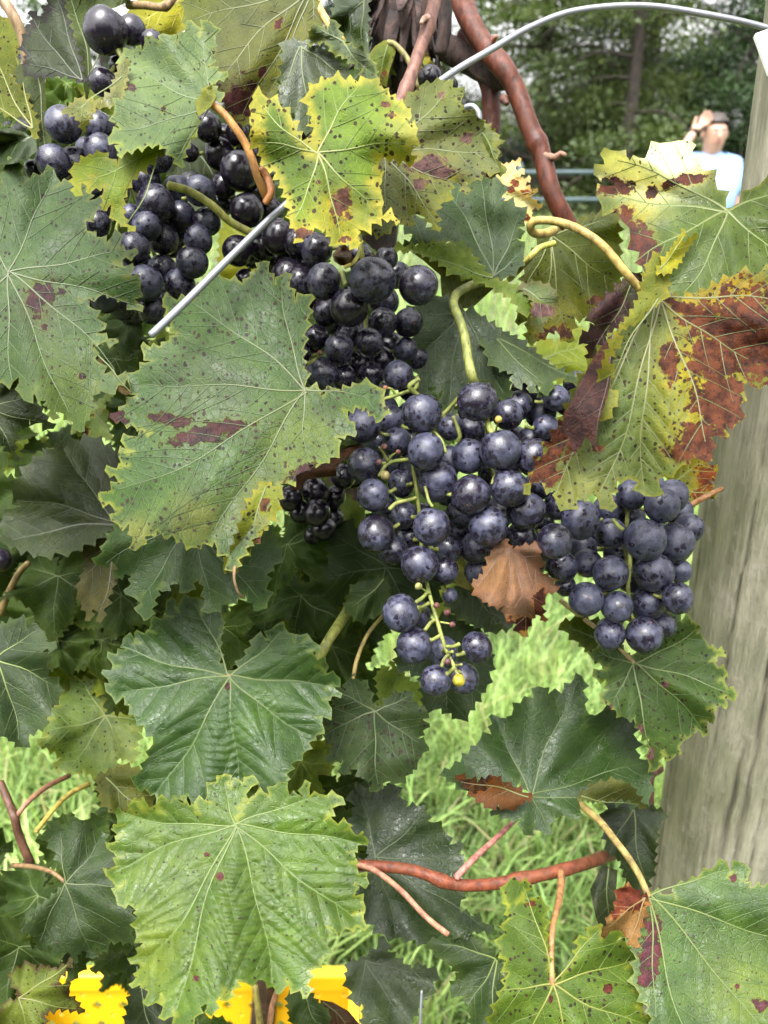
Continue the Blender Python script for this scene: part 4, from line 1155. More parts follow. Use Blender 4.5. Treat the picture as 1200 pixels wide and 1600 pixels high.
leaf(vine, "1133,322 1120,296 1100,268 1082,246 1076,224 1060,221 1045,224 1018,236 1030,242 1008,247 985,249 966,239 942,242 952,254 932,271 946,279 957,290 936,305 960,328 972,345 984,360 998,392 1006,416 1028,440 1050,456 1072,466 1102,456 1132,441 1172,430 1202,426 1244,440 1258,330 1244,268 1204,276 1186,290 1162,312 1150,320 1138,330",
     (1136, 330), "965,250 945,305 990,410 1070,458 1235,420 1240,290", 'pale glossy leaf with a burnt corner and glare painted on its upper lobes near the man', d=.405, tx=.1, ty=-.75, cup=.02, wave=.011, tooth=22, tdepth=.12, g=5, col=(0.16, 0.235, 0.070), edge=(.32, .34, .10), ew=8, bcol=(.17, .045, .018), spots=.6, gloss=.95, trans=.3, vcol=(.40, .46, .20), vw=3,
     blot=((998, 385, 26, 36, -20), (975, 350, 16, 22), (1018, 300, 14, 16), (960, 292, 28, 12), (1042, 290, 12, 12), (1075, 280, 30, 8, -10)), patch=((1000, 335, 24, (.40, .36, .04)), (1010, 262, 50, (1.2, 1.17, 1.02)), (1062, 240, 42, (1.2, 1.17, 1.02)), (960, 262, 30, (1.1, 1.06, .9))))  # near-white patches are sky glare painted into the leaf colour
leaf(vine, "985,430 1000,440 996,470 975,500 950,525 942,548 920,562 918,540 910,527 926,508 924,490 944,470 968,446", (990, 440), "928,545", 'purple brown withered leaf behind the folded flap', d=.395, ty=-.2, tooth=13, tdepth=.25, g=6, col=(.09, .085, .045), edge=(.10, .04, .035), ew=16, bcol=(.10, .045, .045), blot=((950, 480, 26, 30), (930, 530, 20)), spots=.4, gloss=.5, trans=.15, wave=.008)

leaf(vine, "-30,300 -30,275 2,286 6,268 26,255 40,281 62,274 82,268 86,290 110,287 131,294 140,311 161,316 152,328 138,345 141,360 166,374 188,370 182,386 212,396 182,410 205,420 200,432 216,442 212,466 219,484 196,471 166,461 140,465 126,468 141,482 161,511 157,521 181,534 149,537 151,560 166,581 196,590 172,611 151,601 141,640 126,671 114,660 100,648 87,641 82,652 72,630 60,625 55,611 38,621 30,601 25,592 0,596 -40,590 -80,500 -80,360",
     (14, 426), "78,285 205,390 212,474 180,575 105,645 18,596 -70,500 -50,330", 'broad grey green waxy leaf at the left edge under the upper left bunch', lum=1.00, d=.372, tx=.02, ty=-.42, cup=.014, wave=.006, tooth=17, tdepth=.18, g=5, col=(0.100, 0.182, 0.068), edge=(.22, .26, .07), ew=7, spots=.75, gloss=.55, trans=.17,
     blot=((62, 466, 20, 26, 10), (96, 455, 9), (70, 512, 8), (128, 590, 9)), bcol=(.10, .045, .05), patch=((100, 610, 60, (.16, .22, .05)), (60, 480, 40, (.13, .16, .08))), vcol=(.27, .33, .14), vw=2.6)
leaf(vine, "150,548 158,560 168,585 182,600 206,613 196,618 176,606 160,588 150,566", (152, 552), "204,613", 'brown curled lobe tip', d=.358, tooth=0, g=6, col=(.22, .16, .09), edge=(.17, .10, .06), spots=.2, gloss=.3, trans=.1)

leaf(vine, "326,164 309,178 307,200 291,232 282,258 262,236 246,228 216,232 187,240 186,226 173,215 185,200 181,176 190,152 195,122 189,95 205,80 222,75 236,60 248,68 257,56 276,62 298,36 312,50 327,37 334,56 331,76 332,101 352,118 334,132 346,150",
     (330, 163), "200,100 185,205 275,250 320,50", 'pale grey green leaf over the upper left grapes', lum=1.40, d=.352, tx=.05, ty=-.35, cup=.012, wave=.007, tooth=15, tdepth=.22, g=5, col=(0.155, 0.225, 0.118), edge=(.28, .32, .08), ew=6, spots=.7, gloss=.55, trans=.2, vcol=(.24, .30, .15), vw=2.0,
     blot=((205, 135, 10), (255, 170, 8), (300, 240, 12, 8)), bcol=(.12, .06, .06), patch=((240, 130, 60, (.20, .28, .16)),),
     pet=[(330, 162, .352), (348, 176, .352), (366, 198, .353), (382, 222, .355), (394, 250, .357), (404, 280, .36), (418, 312, .366)], petcol=(.34, .17, .05), petr=(6, 7))
leaf(vine, "306,139 332,132 338,150 330,166 310,182 306,165", (330, 164), (), 'small yellow green fold at the stalk', d=.349, tooth=0, g=7, col=(.30, .34, .06), edge=(.36, .36, .06), spots=.3, gloss=.4, trans=.3)
leaf(vine, "256,233 233,257 209,281 196,309 194,333 198,348 208,359 188,348 175,332 172,322 162,324 161,305 163,292 138,297 146,279 129,287 118,302 115,266 134,248 157,241 183,250 206,229 245,225", (252, 230), "120,285 200,350", 'bright yellow green folded lobe hanging in front of the grapes', lum=1.20, d=.346, tx=-.1, ty=-.2, cup=.01, wave=.005, tooth=13, tdepth=.2, g=5, col=(.235, .315, .035), edge=(.38, .36, .05), ew=10, spots=.35, gloss=.5, trans=.35, vcol=(.36, .44, .12))
leaf(vine, "101,174 124,157 156,155 172,141 186,106 200,98 196,128 188,158 168,166 150,172 132,202 126,192 116,182", (190, 120), "112,176", 'yellow curled lobe with dew above the grapes', d=.355, tooth=10, tdepth=.2, g=6, col=(.25, .27, .06), edge=(.36, .33, .06), ew=9, spots=.6, gloss=.8, trans=.25)

leaf(vine, "494,238 488,230 472,217 457,190 440,170 420,157 398,153 408,166 393,168 402,184 394,194 404,206 394,214 404,232 413,257 427,267 437,283 447,310 453,340 461,357 473,373 478,360 507,360 523,380 540,373 557,383 561,361 580,350 597,343 620,345 600,336 588,320 594,307 583,288 594,280 588,248 602,247 627,251 643,253 641,230 649,217 638,208 648,200 631,187 640,180 633,167 620,157 600,140 580,127 557,127 523,123 500,131 486,143 484,167 490,200",
     (497, 240), "408,166 402,222 458,345 530,366 590,330 634,222 560,134", 'bright yellow green leaf with yellow spotted margin, top centre', lum=1.25, d=.335, tx=.04, ty=-.30, cup=.016, wave=.006, tooth=15, tdepth=.32, g=5, col=(0.185, 0.285, 0.055), edge=(.54, .47, .11), ew=24, spots=1.0, gloss=.35, trans=.3, mot=.3, vcol=(.50, .52, .16), vw=2.6,
     blot=((534, 320, 14, 22), (610, 180, 16, 8), (604, 163, 12, 6), (470, 365, 18, 7), (497, 284, 8, 6), (540, 375, 16, 7)), bcol=(.26, .13, .08), patch=((520, 340, 40, (.50, .44, .09)), (620, 200, 34, (.48, .46, .16)), (560, 190, 50, (.24, .36, .07))))
leaf(vine, "630,160 646,145 660,135 690,130 722,146 714,162 741,180 756,200 773,230 779,265 760,270 745,280 730,285 728,300 711,281 705,285 700,310 685,315 682,345 684,358 664,340 645,325 640,350 625,345 604,366 562,362 562,250 600,190",
     (600, 240), "700,140 765,240 720,290 680,345 600,350", 'pale olive leaf with purplish specks behind the yellow green one', d=.372, tx=.06, ty=-.3, cup=.02, wave=.008, tooth=16, tdepth=.22, g=5, col=(0.255, 0.275, 0.155), edge=(.30, .30, .06), ew=10, spots=1.0, gloss=.3, trans=.2,
     blot=((668, 258, 26, 15), (655, 285, 16, 14), (728, 215, 14), (690, 270, 24, 9), (690, 148, 10)), bcol=(.24, .15, .14), patch=((680, 320, 34, (.28, .29, .05)), (650, 330, 24, (.30, .30, .06)), (700, 160, 50, (.24, .28, .08))), vcol=(.40, .42, .2), vw=2.2)
leaf(vine, "752,190 772,206 782,222 776,222 779,240 776,250 786,268 766,270 757,240 745,215", (750, 200), "778,262", 'yellow green lobe bent beside the cane', d=.385, tooth=10, tdepth=.3, g=6, col=(.17, .22, .05), edge=(.3, .32, .08), spots=.6, gloss=.6, trans=.3)

leaf(vine, "771,433 739,399 721,381 682,379 654,381 632,384 646,368 635,355 648,339 665,353 682,355 680,331 684,316 702,303 703,290 706,274 721,282 727,299 734,275 748,264 769,286 777,282 784,303 785,314 804,323 818,336 812,353 818,362 810,373 818,386 817,400 810,416 795,428",
     (771, 432), "640,370 700,300 748,274 812,335 812,395", 'smooth grey green leaf below the pale olive one', d=.425, tx=-.05, ty=-.25, cup=.012, wave=.006, tooth=16, tdepth=.22, g=5, col=(0.115, 0.185, 0.105), edge=(.16, .22, .09), ew=6, spots=.7, gloss=.5, trans=.18, vcol=(.30, .38, .2), vw=2.2)
leaf(vine, "612,392 632,386 682,379 722,383 739,401 767,431 795,444 823,461 828,484 817,488 799,466 757,443 721,430 697,417 671,402 643,393", (770, 434), "640,389", 'bright lime strip where the grey green leaf turns over', lum=1.20, d=.412, ty=-.1, tooth=14, tdepth=.08, g=5, col=(.205, .300, .035), edge=(.28, .33, .06), ew=6, spots=.5, gloss=.5, trans=.3, vcol=(.3, .4, .1))
leaf(vine, "640,392 680,400 740,430 772,450 737,482 706,482 690,462 688,430 660,406", (735, 442), "700,478", 'olive underside of the folded leaf', d=.445, ty=-.1, tooth=0, g=6, col=(.16, .19, .055), edge=(.2, .22, .06), spots=.6, gloss=.3, trans=.25)
leaf(vine, "814,449 835,442 858,450 869,470 865,490 852,502 846,516 832,500 830,472", (818, 450), "860,480", 'small curled lobe with a pink scorched patch', d=.41, tooth=10, tdepth=.15, g=6, col=(.19, .25, .12), edge=(.26, .24, .12), spots=.4, gloss=.6, trans=.2, blot=((848, 484, 20, 10),), bcol=(.35, .2, .2))

leaf(vine, "728,486 708,474 690,466 666,470 640,486 655,495 642,507 650,515 640,537 657,543 653,560 643,577 656,581 654,597 658,614 680,600 684,614 691,614 693,634 700,656 713,641 717,616 735,604 750,596 764,597 772,608 780,621 793,629 798,620 796,596 800,580 792,548 775,515 752,496",
     (727, 488), "650,490 648,572 700,645 785,615", 'dark green leaf behind the thick bunch stalk', d=.432, tx=.0, ty=-.25, cup=.012, wave=.006, tooth=15, tdepth=.25, g=5, col=(.085, .145, .065), edge=(.16, .22, .07), ew=5, spots=.4, gloss=.85, trans=.18, vcol=(.24, .32, .14))
leaf(vine, "745,500 775,512 808,530 838,552 868,577 915,592 894,596 868,589 862,606 850,613 838,600 828,609 820,596 806,600 800,585 780,574 764,558 752,530", (752, 508), "908,592 850,604", 'silvery wet leaf edge above the dark grapes', d=.435, tx=.1, ty=-1.0, tooth=12, tdepth=.25, g=5, col=(.10, .16, .075), edge=(.15, .2, .07), ew=5, spots=.2, gloss=1.0, trans=.15, wave=.009)
leaf(vine, "830,402 850,372 880,360 914,342 944,335 966,346 969,400 970,452 940,470 920,490 900,500 890,531 876,524 868,514 846,528 826,530 822,506 808,500 825,470 822,430", (864, 368), "884,518 836,516 958,440 820,450 946,345", 'olive backlit leaf hanging behind the yellow stalk', d=.458, tx=.05, ty=-.15, cup=.01, wave=.006, tooth=15, tdepth=.22, g=5, col=(.165, .20, .045), edge=(.26, .25, .05), ew=10, spots=.8, gloss=.35, trans=.42, vcol=(.42, .44, .14), vw=2.2, patch=((870, 500, 40, (.36, .32, .04)),), blot=((868, 520, 26, 10), (940, 470, 20, 9)), bcol=(.2, .09, .04))
leaf(vine, "830,552 848,532 866,534 885,522 905,514 920,530 913,545 922,560 916,580 902,600 870,590 845,570", (850, 560), "912,540 895,590", 'bright backlit lime leaf behind the bunch', d=.56, ty=-.5, tooth=13, tdepth=.2, g=6, col=(.42, .50, .10), edge=(.5, .52, .14), spots=.1, gloss=.3, trans=.4)
leaf(vine, "1040,736 1060,716 1085,707 1104,724 1118,736 1110,752 1113,776 1096,776 1080,791 1066,802 1050,765", (1046, 760), "1100,720 1108,770", 'yellow and orange leaf between the bunch and the post', d=.475, ty=-.2, tooth=12, tdepth=.2, g=6, col=(.36, .36, .06), edge=(.40, .34, .05), ew=8, spots=1, gloss=.4, trans=.35, blot=((1104, 745, 14, 18), (1090, 770, 16, 9)), bcol=(.4, .11, .02), patch=((1098, 735, 20, (.5, .3, .03)),))
leaf(vine, "780,262 795,256 811,251 801,266 816,267 813,278 826,280 822,290 836,299 828,305 843,322 830,328 831,343 817,343 808,326 796,326 790,310 778,296", (786, 300), "808,256 838,320 822,340", 'cream and pink withered leaf beside the hanging cane', lum=1.90, d=.49, ty=-.3, tooth=9, tdepth=.2, g=5, col=(.62, .50, .36), edge=(.62, .42, .28), spots=.5, gloss=.3, trans=.25, blot=((805, 285, 10, 8), (822, 300, 14, 8), (822, 338, 10), (797, 296, 8)), bcol=(.45, .14, .05))

# --- lower leaves
leaf(vine, "357,1052 345,1033 343,1000 345,970 333,951 316,956 305,938 285,940 278,952 262,943 266,962 240,970 238,986 214,990 216,1002 196,1000 193,1014 172,1027 184,1040 163,1052 180,1064 170,1080 192,1092 210,1118 234,1148 236,1166 224,1200 214,1225 240,1240 256,1252 290,1246 310,1256 332,1240 366,1226 382,1214 402,1226 412,1238 440,1224 455,1196 472,1178 484,1160 502,1140 496,1122 514,1108 508,1094 530,1084 514,1076 527,1060 497,1043 510,1040 484,1019 497,1010 476,1004 477,993 462,1000 450,989 433,980 418,996 400,998 385,1022 372,1042",
     (358, 1056), "303,944 192,1012 190,1085 246,1240 375,1218 485,1150 512,1070 440,988", 'dark blue green glossy leaf with a reddish centre, left of the hanging bunch tip', lum=1.90, d=.405, tx=.03, ty=-.30, cup=.012, wave=.005, pleat=.0022, bulge=.0016, tooth=17, tdepth=.24, col=(.056, .108, .042), edge=(.14, .19, .06), ew=5, spots=.35, gloss=.9, trans=.14, vcol=(.22, .28, .08), vw=2.6, blot=((355, 1072, 9, 10),), bcol=(.14, .03, .03), patch=((400, 1120, 60, (.075, .15, .04)),), g=3.8, ribs=((352, 1160, 38, 78, -8, 12, .00045), (415, 1110, 26, 50, -25, 11, .00025)),
     pet=[(357, 1054, .405), (359, 1062, .41), (352, 1074, .42), (340, 1100, .45)], petcol=(.3, .14, .08), petr=(3, 3))
leaf(vine, "367,1286 372,1262 384,1240 393,1214 380,1220 368,1217 360,1226 350,1213 328,1232 329,1252 307,1256 310,1268 284,1247 283,1254 250,1250 254,1268 218,1253 226,1264 203,1260 210,1270 183,1270 192,1287 178,1296 188,1304 172,1325 190,1337 170,1367 190,1380 183,1400 188,1413 214,1418 213,1450 220,1474 207,1503 222,1500 213,1526 210,1541 228,1530 232,1568 250,1556 257,1590 270,1580 283,1601 304,1588 323,1563 331,1584 347,1547 357,1560 374,1538 400,1533 414,1534 437,1548 447,1534 467,1548 480,1560 484,1518 500,1500 510,1477 514,1451 540,1450 570,1447 557,1430 567,1417 557,1400 558,1384 577,1380 547,1348 558,1347 547,1331 572,1313 544,1298 547,1290 510,1280 532,1248 510,1243 487,1240 477,1223 470,1240 453,1240 437,1227 420,1240 400,1243 384,1262 374,1282",
     (367, 1289), "352,1222 192,1272 178,1362 216,1520 276,1588 425,1536 548,1432 566,1318 500,1246", 'large bright green shiny leaf at the bottom left of centre', lum=1.57, d=.365, tx=.02, ty=-.40, cup=.012, wave=.006, pleat=.0024, bulge=.0018, tooth=18, tdepth=.16, col=(.112, .190, .042), edge=(.26, .30, .06), ew=7, spots=.62, gloss=.9, trans=.18, vcol=(.26, .34, .10), vw=2.4,
     blot=((344, 1370, 9, 9), (305, 1528, 8), (322, 1335, 9, 6)), bcol=(.2, .05, .06), patch=((230, 1480, 60, (.20, .25, .05)), (250, 1350, 70, (.14, .21, .06))), g=3.8, ribs=((378, 1430, 40, 105, -4, 14, .0005), (318, 1420, 24, 80, 18, 13, .00025), (440, 1420, 26, 80, -22, 13, .0003)))
leaf(vine, "1013,1400 1034,1398 1054,1400 1058,1385 1087,1372 1110,1360 1133,1350 1138,1367 1160,1353 1171,1360 1163,1374 1177,1384 1210,1380 1250,1400 1290,1480 1290,1600 1260,1700 1150,1750 1060,1700 1022,1610 1012,1576 1000,1552 991,1520 994,1478 1004,1436",
     (1014, 1401), "1150,1358 1285,1480 1230,1680 1110,1700 1022,1590", 'big fresh green leaf at the bottom right corner with a tan dead lobe', lum=1.34, d=.362, tx=-.05, ty=-.38, cup=.014, wave=.006, tooth=19, tdepth=.16, g=5, col=(.098, .178, .055), edge=(.22, .27, .06), ew=5, spots=.6, gloss=.8, trans=.16, vcol=(.32, .38, .12), vw=2.8,
     blot=((1016, 1488, 12, 52, 4), (1008, 1535, 14, 14), (1152, 1540, 8), (1190, 1570, 16), (1146, 1372, 8, 9)), bcol=(.17, .035, .05), patch=((1170, 1550, 60, (.20, .27, .05)),),
     pet=[(1013, 1400, .362), (1008, 1388, .363), (998, 1366, .37), (982, 1340, .38), (962, 1314, .39), (938, 1284, .405), (904, 1254, .426)], petcol=(.26, .20, .07), petr=(5, 6))
leaf(vine, "1010,1403 1008,1420 1000,1450 993,1477 982,1467 968,1458 943,1460 947,1447 952,1432 960,1420 968,1393 987,1390 1000,1398", (1008, 1402), "985,1470 950,1450", 'tan dead lobe', d=.357, ty=-.3, tooth=12, tdepth=.1, g=5, col=(.46, .24, .13), edge=(.40, .19, .10), bcol=(.24, .065, .03), blot=((985, 1402, 24, 18), (960, 1430, 10)), spots=.4, gloss=.25, trans=.1, vcol=(.6, .42, .2))
leaf(vine, "863,1536 857,1516 855,1490 852,1455 850,1418 843,1404 828,1410 813,1407 826,1384 800,1377 790,1400 796,1432 780,1480 790,1520 780,1560 764,1600 792,1640 790,1690 860,1730 940,1710 1012,1650 1022,1598 1000,1574 1014,1563 993,1547 1014,1533 997,1520 983,1511 1008,1493 986,1484 967,1471 965,1457 943,1464 937,1447 920,1462 907,1463 903,1480 893,1507 878,1528",
     (863, 1538), "815,1385 775,1550 800,1690 900,1700 1010,1600 1004,1496 935,1452", 'yellow green leaf with red brown freckles at the bottom right of centre', lum=1.34, d=.348, tx=.0, ty=-.32, cup=.018, wave=.007, tooth=17, tdepth=.2, g=5, col=(.140, .225, .042), edge=(.30, .33, .05), ew=8, spots=.9, gloss=.5, trans=.22, vcol=(.46, .44, .10), vw=2.8, blot=((861, 1562, 5, 14), (948, 1545, 10), (830, 1412, 9, 10)), bcol=(.2, .05, .03),
     pet=[(863, 1538, .348), (861, 1500, .352), (863, 1450, .36), (872, 1415, .38), (877, 1380, .405), (876, 1362, .415)], petcol=(.34, .17, .07), petr=(4.5, 6))
leaf(vine, "828,1240 812,1225 790,1232 770,1222 745,1218 725,1230 700,1216 690,1210 718,1190 742,1166 764,1146 770,1120 790,1132 800,1117 812,1100 820,1090 832,1094 843,1077 856,1082 867,1077 878,1080 892,1068 910,1057 914,1100 912,1136 932,1120 960,1114 987,1127 993,1166 1000,1184 1014,1196 1018,1240 1000,1256 960,1250 925,1249 910,1248 900,1276 868,1274 854,1300 834,1287 820,1300 813,1283 794,1278 770,1268 800,1258 826,1246",
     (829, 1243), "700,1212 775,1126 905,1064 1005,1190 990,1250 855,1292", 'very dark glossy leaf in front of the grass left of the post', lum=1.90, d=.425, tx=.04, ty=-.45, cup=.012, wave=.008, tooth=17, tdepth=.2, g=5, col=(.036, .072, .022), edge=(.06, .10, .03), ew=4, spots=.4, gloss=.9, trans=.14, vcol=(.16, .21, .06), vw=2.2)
leaf(vine, "716,1214 745,1220 770,1216 800,1230 828,1245 812,1256 798,1263 780,1258 766,1260 742,1244", (826, 1245), "720,1222", 'rust brown dried underside lobe', d=.415, ty=-.2, tooth=12, tdepth=.15, g=6, col=(.26, .095, .035), edge=(.2, .07, .03), spots=.3, gloss=.2, trans=.1, bcol=(.12, .06, .02), blot=((740, 1225, 24, 12),))
leaf(vine, "906,1245 930,1228 960,1222 985,1232 1006,1261 984,1251 958,1249 930,1250", (908, 1245), "1000,1256", 'olive turned over lobe', d=.41, ty=-.2, tooth=12, tdepth=.1, g=6, col=(.15, .165, .055), edge=(.2, .2, .07), spots=.3, gloss=.3, trans=.2)
leaf(vine, "988,1032 966,1012 937,1013 928,1028 944,1044 930,1056 944,1064 948,1078 942,1092 960,1107 973,1118 990,1123 1000,1140 1012,1157 1014,1184 1026,1199 1036,1180 1047,1184 1060,1167 1066,1152 1078,1150 1088,1140 1104,1143 1100,1128 1114,1120 1110,1108 1133,1100 1130,1090 1148,1083 1128,1064 1132,1050 1113,1034 1130,1020 1110,1010 1102,1000 1090,990 1087,977 1067,970 1060,960 1033,958 1012,985",
     (991, 1036), "935,1018 958,1098 1022,1190 1098,1138 1140,1082 1086,986", 'green leaf hanging below the right bunch against the post', lum=1.40, d=.435, tx=.02, ty=-.25, cup=.012, wave=.006, tooth=15, tdepth=.26, g=5, col=(.088, .150, .050), edge=(.28, .32, .10), ew=6, spots=.9, gloss=.45, trans=.2, vcol=(.28, .35, .13), blot=((1039, 1069, 7), (954, 1106, 7, 9), (1000, 1138, 10), (1018, 1180, 9, 16)), bcol=(.34, .17, .19),
     pet=[(990, 1035, .435), (975, 1020, .436), (945, 992, .44), (910, 965, .45), (876, 938, .46)], petcol=(.30, .24, .10), petr=(3.5, 4))
leaf(vine, "880,975 905,968 935,975 950,1000 940,1015 922,1018 905,1004 890,990", (945, 1000), "885,978", 'olive leaf half hidden under the right bunch', d=.452, tooth=12, tdepth=.2, g=6, col=(.13, .18, .04), edge=(.2, .24, .06), spots=.3, gloss=.4, trans=.3)
leaf(vine, "584,1106 578,1082 563,1067 547,1063 538,1076 523,1077 518,1091 530,1104 514,1110 503,1124 514,1136 507,1147 518,1163 513,1187 533,1190 540,1207 557,1200 566,1214 580,1220 590,1233 607,1217 618,1222 633,1213 644,1204 650,1200 647,1183 660,1176 667,1167 657,1153 667,1133 657,1127 663,1111 647,1097 640,1083 628,1084 612,1088 600,1100",
     (586, 1112), "530,1082 508,1150 590,1226 655,1160 636,1090", 'speckled dark green leaf above the shaded lower leaves, centre', lum=1.62, d=.44, tx=.0, ty=-.2, cup=.012, wave=.005, tooth=14, tdepth=.22, g=5, col=(.062, .098, .048), edge=(.09, .13, .06), ew=4, spots=1.0, gloss=.4, trans=.15, vcol=(.2, .25, .12))
leaf(vine, "584,1338 560,1310 548,1290 553,1262 550,1242 566,1232 578,1238 587,1227 602,1236 613,1227 633,1257 650,1260 663,1267 670,1283 690,1297 703,1317 720,1324 714,1336 722,1347 717,1374 724,1390 720,1407 713,1427 735,1432 753,1441 768,1454 742,1456 720,1463 692,1462 667,1471 630,1464 600,1457 568,1433 552,1390 548,1350",
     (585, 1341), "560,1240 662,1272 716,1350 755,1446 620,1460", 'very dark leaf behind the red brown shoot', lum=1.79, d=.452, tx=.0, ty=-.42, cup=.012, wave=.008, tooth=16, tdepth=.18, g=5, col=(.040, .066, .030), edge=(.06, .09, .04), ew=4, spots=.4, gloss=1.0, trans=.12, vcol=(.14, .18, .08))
leaf(vine, "570,1496 587,1483 600,1467 610,1487 640,1510 654,1508 667,1513 680,1518 673,1550 662,1562 653,1577 640,1600 620,1640 562,1640 568,1590 567,1567 557,1567 550,1550 543,1530 547,1507", (571, 1500), "665,1520 640,1600 560,1620", 'grey green shiny leaf hanging low beside the yellow crate', lum=1.46, d=.47, ty=-.3, tooth=14, tdepth=.2, g=5, col=(.082, .115, .070), edge=(.1, .14, .08), spots=.3, gloss=1.0, trans=.14, vcol=(.18, .22, .14))
leaf(vine, "672,1474 698,1460 740,1465 770,1490 776,1502 791,1540 796,1600 780,1650 742,1622 735,1590 726,1560 708,1544 713,1520 694,1500", (775, 1500), "690,1475 730,1570 775,1640", 'dark green leaf beside the pink shoot tip', lum=1.68, d=.42, ty=-.25, tooth=15, tdepth=.2, g=5, col=(.052, .090, .032), edge=(.08, .12, .04), spots=.3, gloss=.7, trans=.15)
leaf(vine, "102,1376 96,1350 78,1320 70,1306 80,1297 84,1286 104,1290 117,1280 132,1288 147,1275 151,1298 158,1302 176,1330 188,1360 180,1380 194,1400 212,1440 200,1468 176,1472 160,1484 150,1482 143,1494 127,1484 117,1501 104,1484 97,1490 87,1492 77,1474 63,1480 57,1463 37,1453 50,1440 47,1427 66,1413 86,1396",
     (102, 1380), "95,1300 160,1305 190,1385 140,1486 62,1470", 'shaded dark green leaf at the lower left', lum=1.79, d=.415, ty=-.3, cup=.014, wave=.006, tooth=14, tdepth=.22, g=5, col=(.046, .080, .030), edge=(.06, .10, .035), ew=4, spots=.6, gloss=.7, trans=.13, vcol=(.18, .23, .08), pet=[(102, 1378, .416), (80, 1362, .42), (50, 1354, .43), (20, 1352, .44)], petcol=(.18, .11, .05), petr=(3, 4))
leaf(vine, "-20,1580 0,1577 10,1567 30,1557 20,1537 23,1520 43,1507 56,1513 70,1510 90,1512 111,1502 97,1523 88,1537 107,1538 103,1550 117,1563 128,1580 97,1577 80,1580 71,1588 70,1604 60,1640 0,1650 -30,1610", (30, 1558), "105,1508 122,1578 50,1630", 'small yellow green leaf with purple teeth in the bottom left corner', lum=1.34, d=.375, ty=-.25, tooth=11, tdepth=.25, g=5, col=(.185, .225, .055), edge=(.13, .075, .05), ew=11, spots=.7, gloss=.3, trans=.2, vcol=(.4, .4, .16))
leaf(vine, "163,1117 160,1090 157,1074 143,1064 127,1063 110,1062 106,1076 93,1080 92,1100 77,1110 80,1123 67,1137 72,1150 63,1163 83,1174 93,1184 90,1200 112,1208 130,1205 150,1213 166,1206 180,1200 187,1184 207,1187 210,1170 217,1150 208,1142 220,1133 213,1117 187,1120 173,1117",
     (165, 1119), "130,1068 75,1140 110,1202 190,1180 212,1125", 'light green small leaf with pale centre over the grass at the left', lum=1.46, d=.50, ty=-.35, tooth=12, tdepth=.28, g=5, col=(.20, .285, .095), edge=(.32, .36, .09), ew=9, spots=.7, gloss=.6, trans=.3, vcol=(.42, .48, .2), patch=((185, 1160, 26, (.36, .42, .22)),))
leaf(vine, "-30,975 -4,978 20,970 38,972 40,982 57,980 56,992 68,990 70,1002 85,1012 63,1017 72,1030 67,1047 88,1067 90,1087 74,1117 70,1133 48,1147 33,1163 13,1153 0,1143 -40,1120 -70,1050", (-8, 1030), "60,985 84,1070 30,1155 -40,1110", 'dark leaf at the left edge above the grass', lum=1.79, d=.425, ty=-.25, tooth=14, tdepth=.25, g=5, col=(.044, .076, .034), edge=(.06, .09, .04), spots=.3, gloss=.6, trans=.13)
leaf(vine, "168,842 160,862 153,880 172,878 190,887 183,900 207,898 200,926 220,930 217,953 233,962 242,938 253,913 257,921 277,910 293,922 313,902 320,933 327,954 345,946 360,943 383,934 402,950 416,938 420,900 440,870 420,820 300,800 200,800", (300, 815), "165,880 215,945 330,945 405,935", 'toothed green leaf under the largest dull green leaf', lum=1.46, d=.388, ty=-.3, tooth=15, tdepth=.2, g=5, col=(.066, .122, .048), edge=(.12, .17, .06), ew=4, spots=.5, gloss=.6, trans=.16, vcol=(.18, .24, .1))
leaf(vine, "603,884 560,830 580,806 612,800 645,830 690,900 684,945 650,964 610,958 592,985 575,962 563,972 555,942 540,930 520,942 508,902 516,868 506,838 530,818 555,824", (604, 886), "525,840 512,900 568,960 650,958 690,900", 'smooth dark leaf behind the main bunch', lum=1.34, d=.462, ty=-.12, tooth=17, tdepth=.2, g=5, col=(.050, .088, .030), edge=(.07, .11, .035), ew=4, spots=.3, gloss=.3, trans=.14, vcol=(.16, .22, .08), vw=1.8)
leaf(vine, "178,832 147,837 137,848 130,860 134,880 124,917 128,940 140,966 148,944 158,968 168,934 188,893 196,850", (182, 838), "132,900 156,960", 'dull olive leaf hanging edge on', d=.455, ty=-.1, tooth=13, tdepth=.12, g=5, col=(.12, .115, .05), edge=(.16, .14, .06), spots=.4, gloss=.2, trans=.15, vcol=(.2, .18, .09))
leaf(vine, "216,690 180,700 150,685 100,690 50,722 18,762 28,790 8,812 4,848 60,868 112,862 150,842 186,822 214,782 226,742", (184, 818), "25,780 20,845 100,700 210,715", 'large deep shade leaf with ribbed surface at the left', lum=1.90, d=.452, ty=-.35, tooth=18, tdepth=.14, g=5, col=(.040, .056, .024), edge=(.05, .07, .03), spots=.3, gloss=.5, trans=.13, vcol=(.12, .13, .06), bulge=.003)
leaf(vine, "-30,596 0,590 13,592 30,600 33,617 50,613 60,633 80,667 50,657 40,667 27,673 23,690 25,718 10,700 0,697 -40,690", (-20, 640), "50,620 70,662 20,705", 'green leaf tip under the waxy leaf at the left edge', d=.398, ty=-.2, tooth=14, tdepth=.2, g=5, col=(.075, .11, .05), edge=(.12, .17, .06), spots=.3, gloss=.4, trans=.16)
leaf(vine, "153,597 160,607 168,604 167,613 178,617 163,640 180,633 170,660 177,687 157,683 147,687 115,673 133,653 128,637 133,617 150,620", (150, 645), "160,600 172,680", 'small pale torn leaf with a red stain in the shade', d=.56, ty=-.5, tooth=8, tdepth=.2, g=5, col=(.34, .44, .20), edge=(.36, .42, .2), spots=.4, gloss=.4, trans=.35, blot=((138, 650, 12, 6), (134, 672, 10)), bcol=(.3, .07, .06))

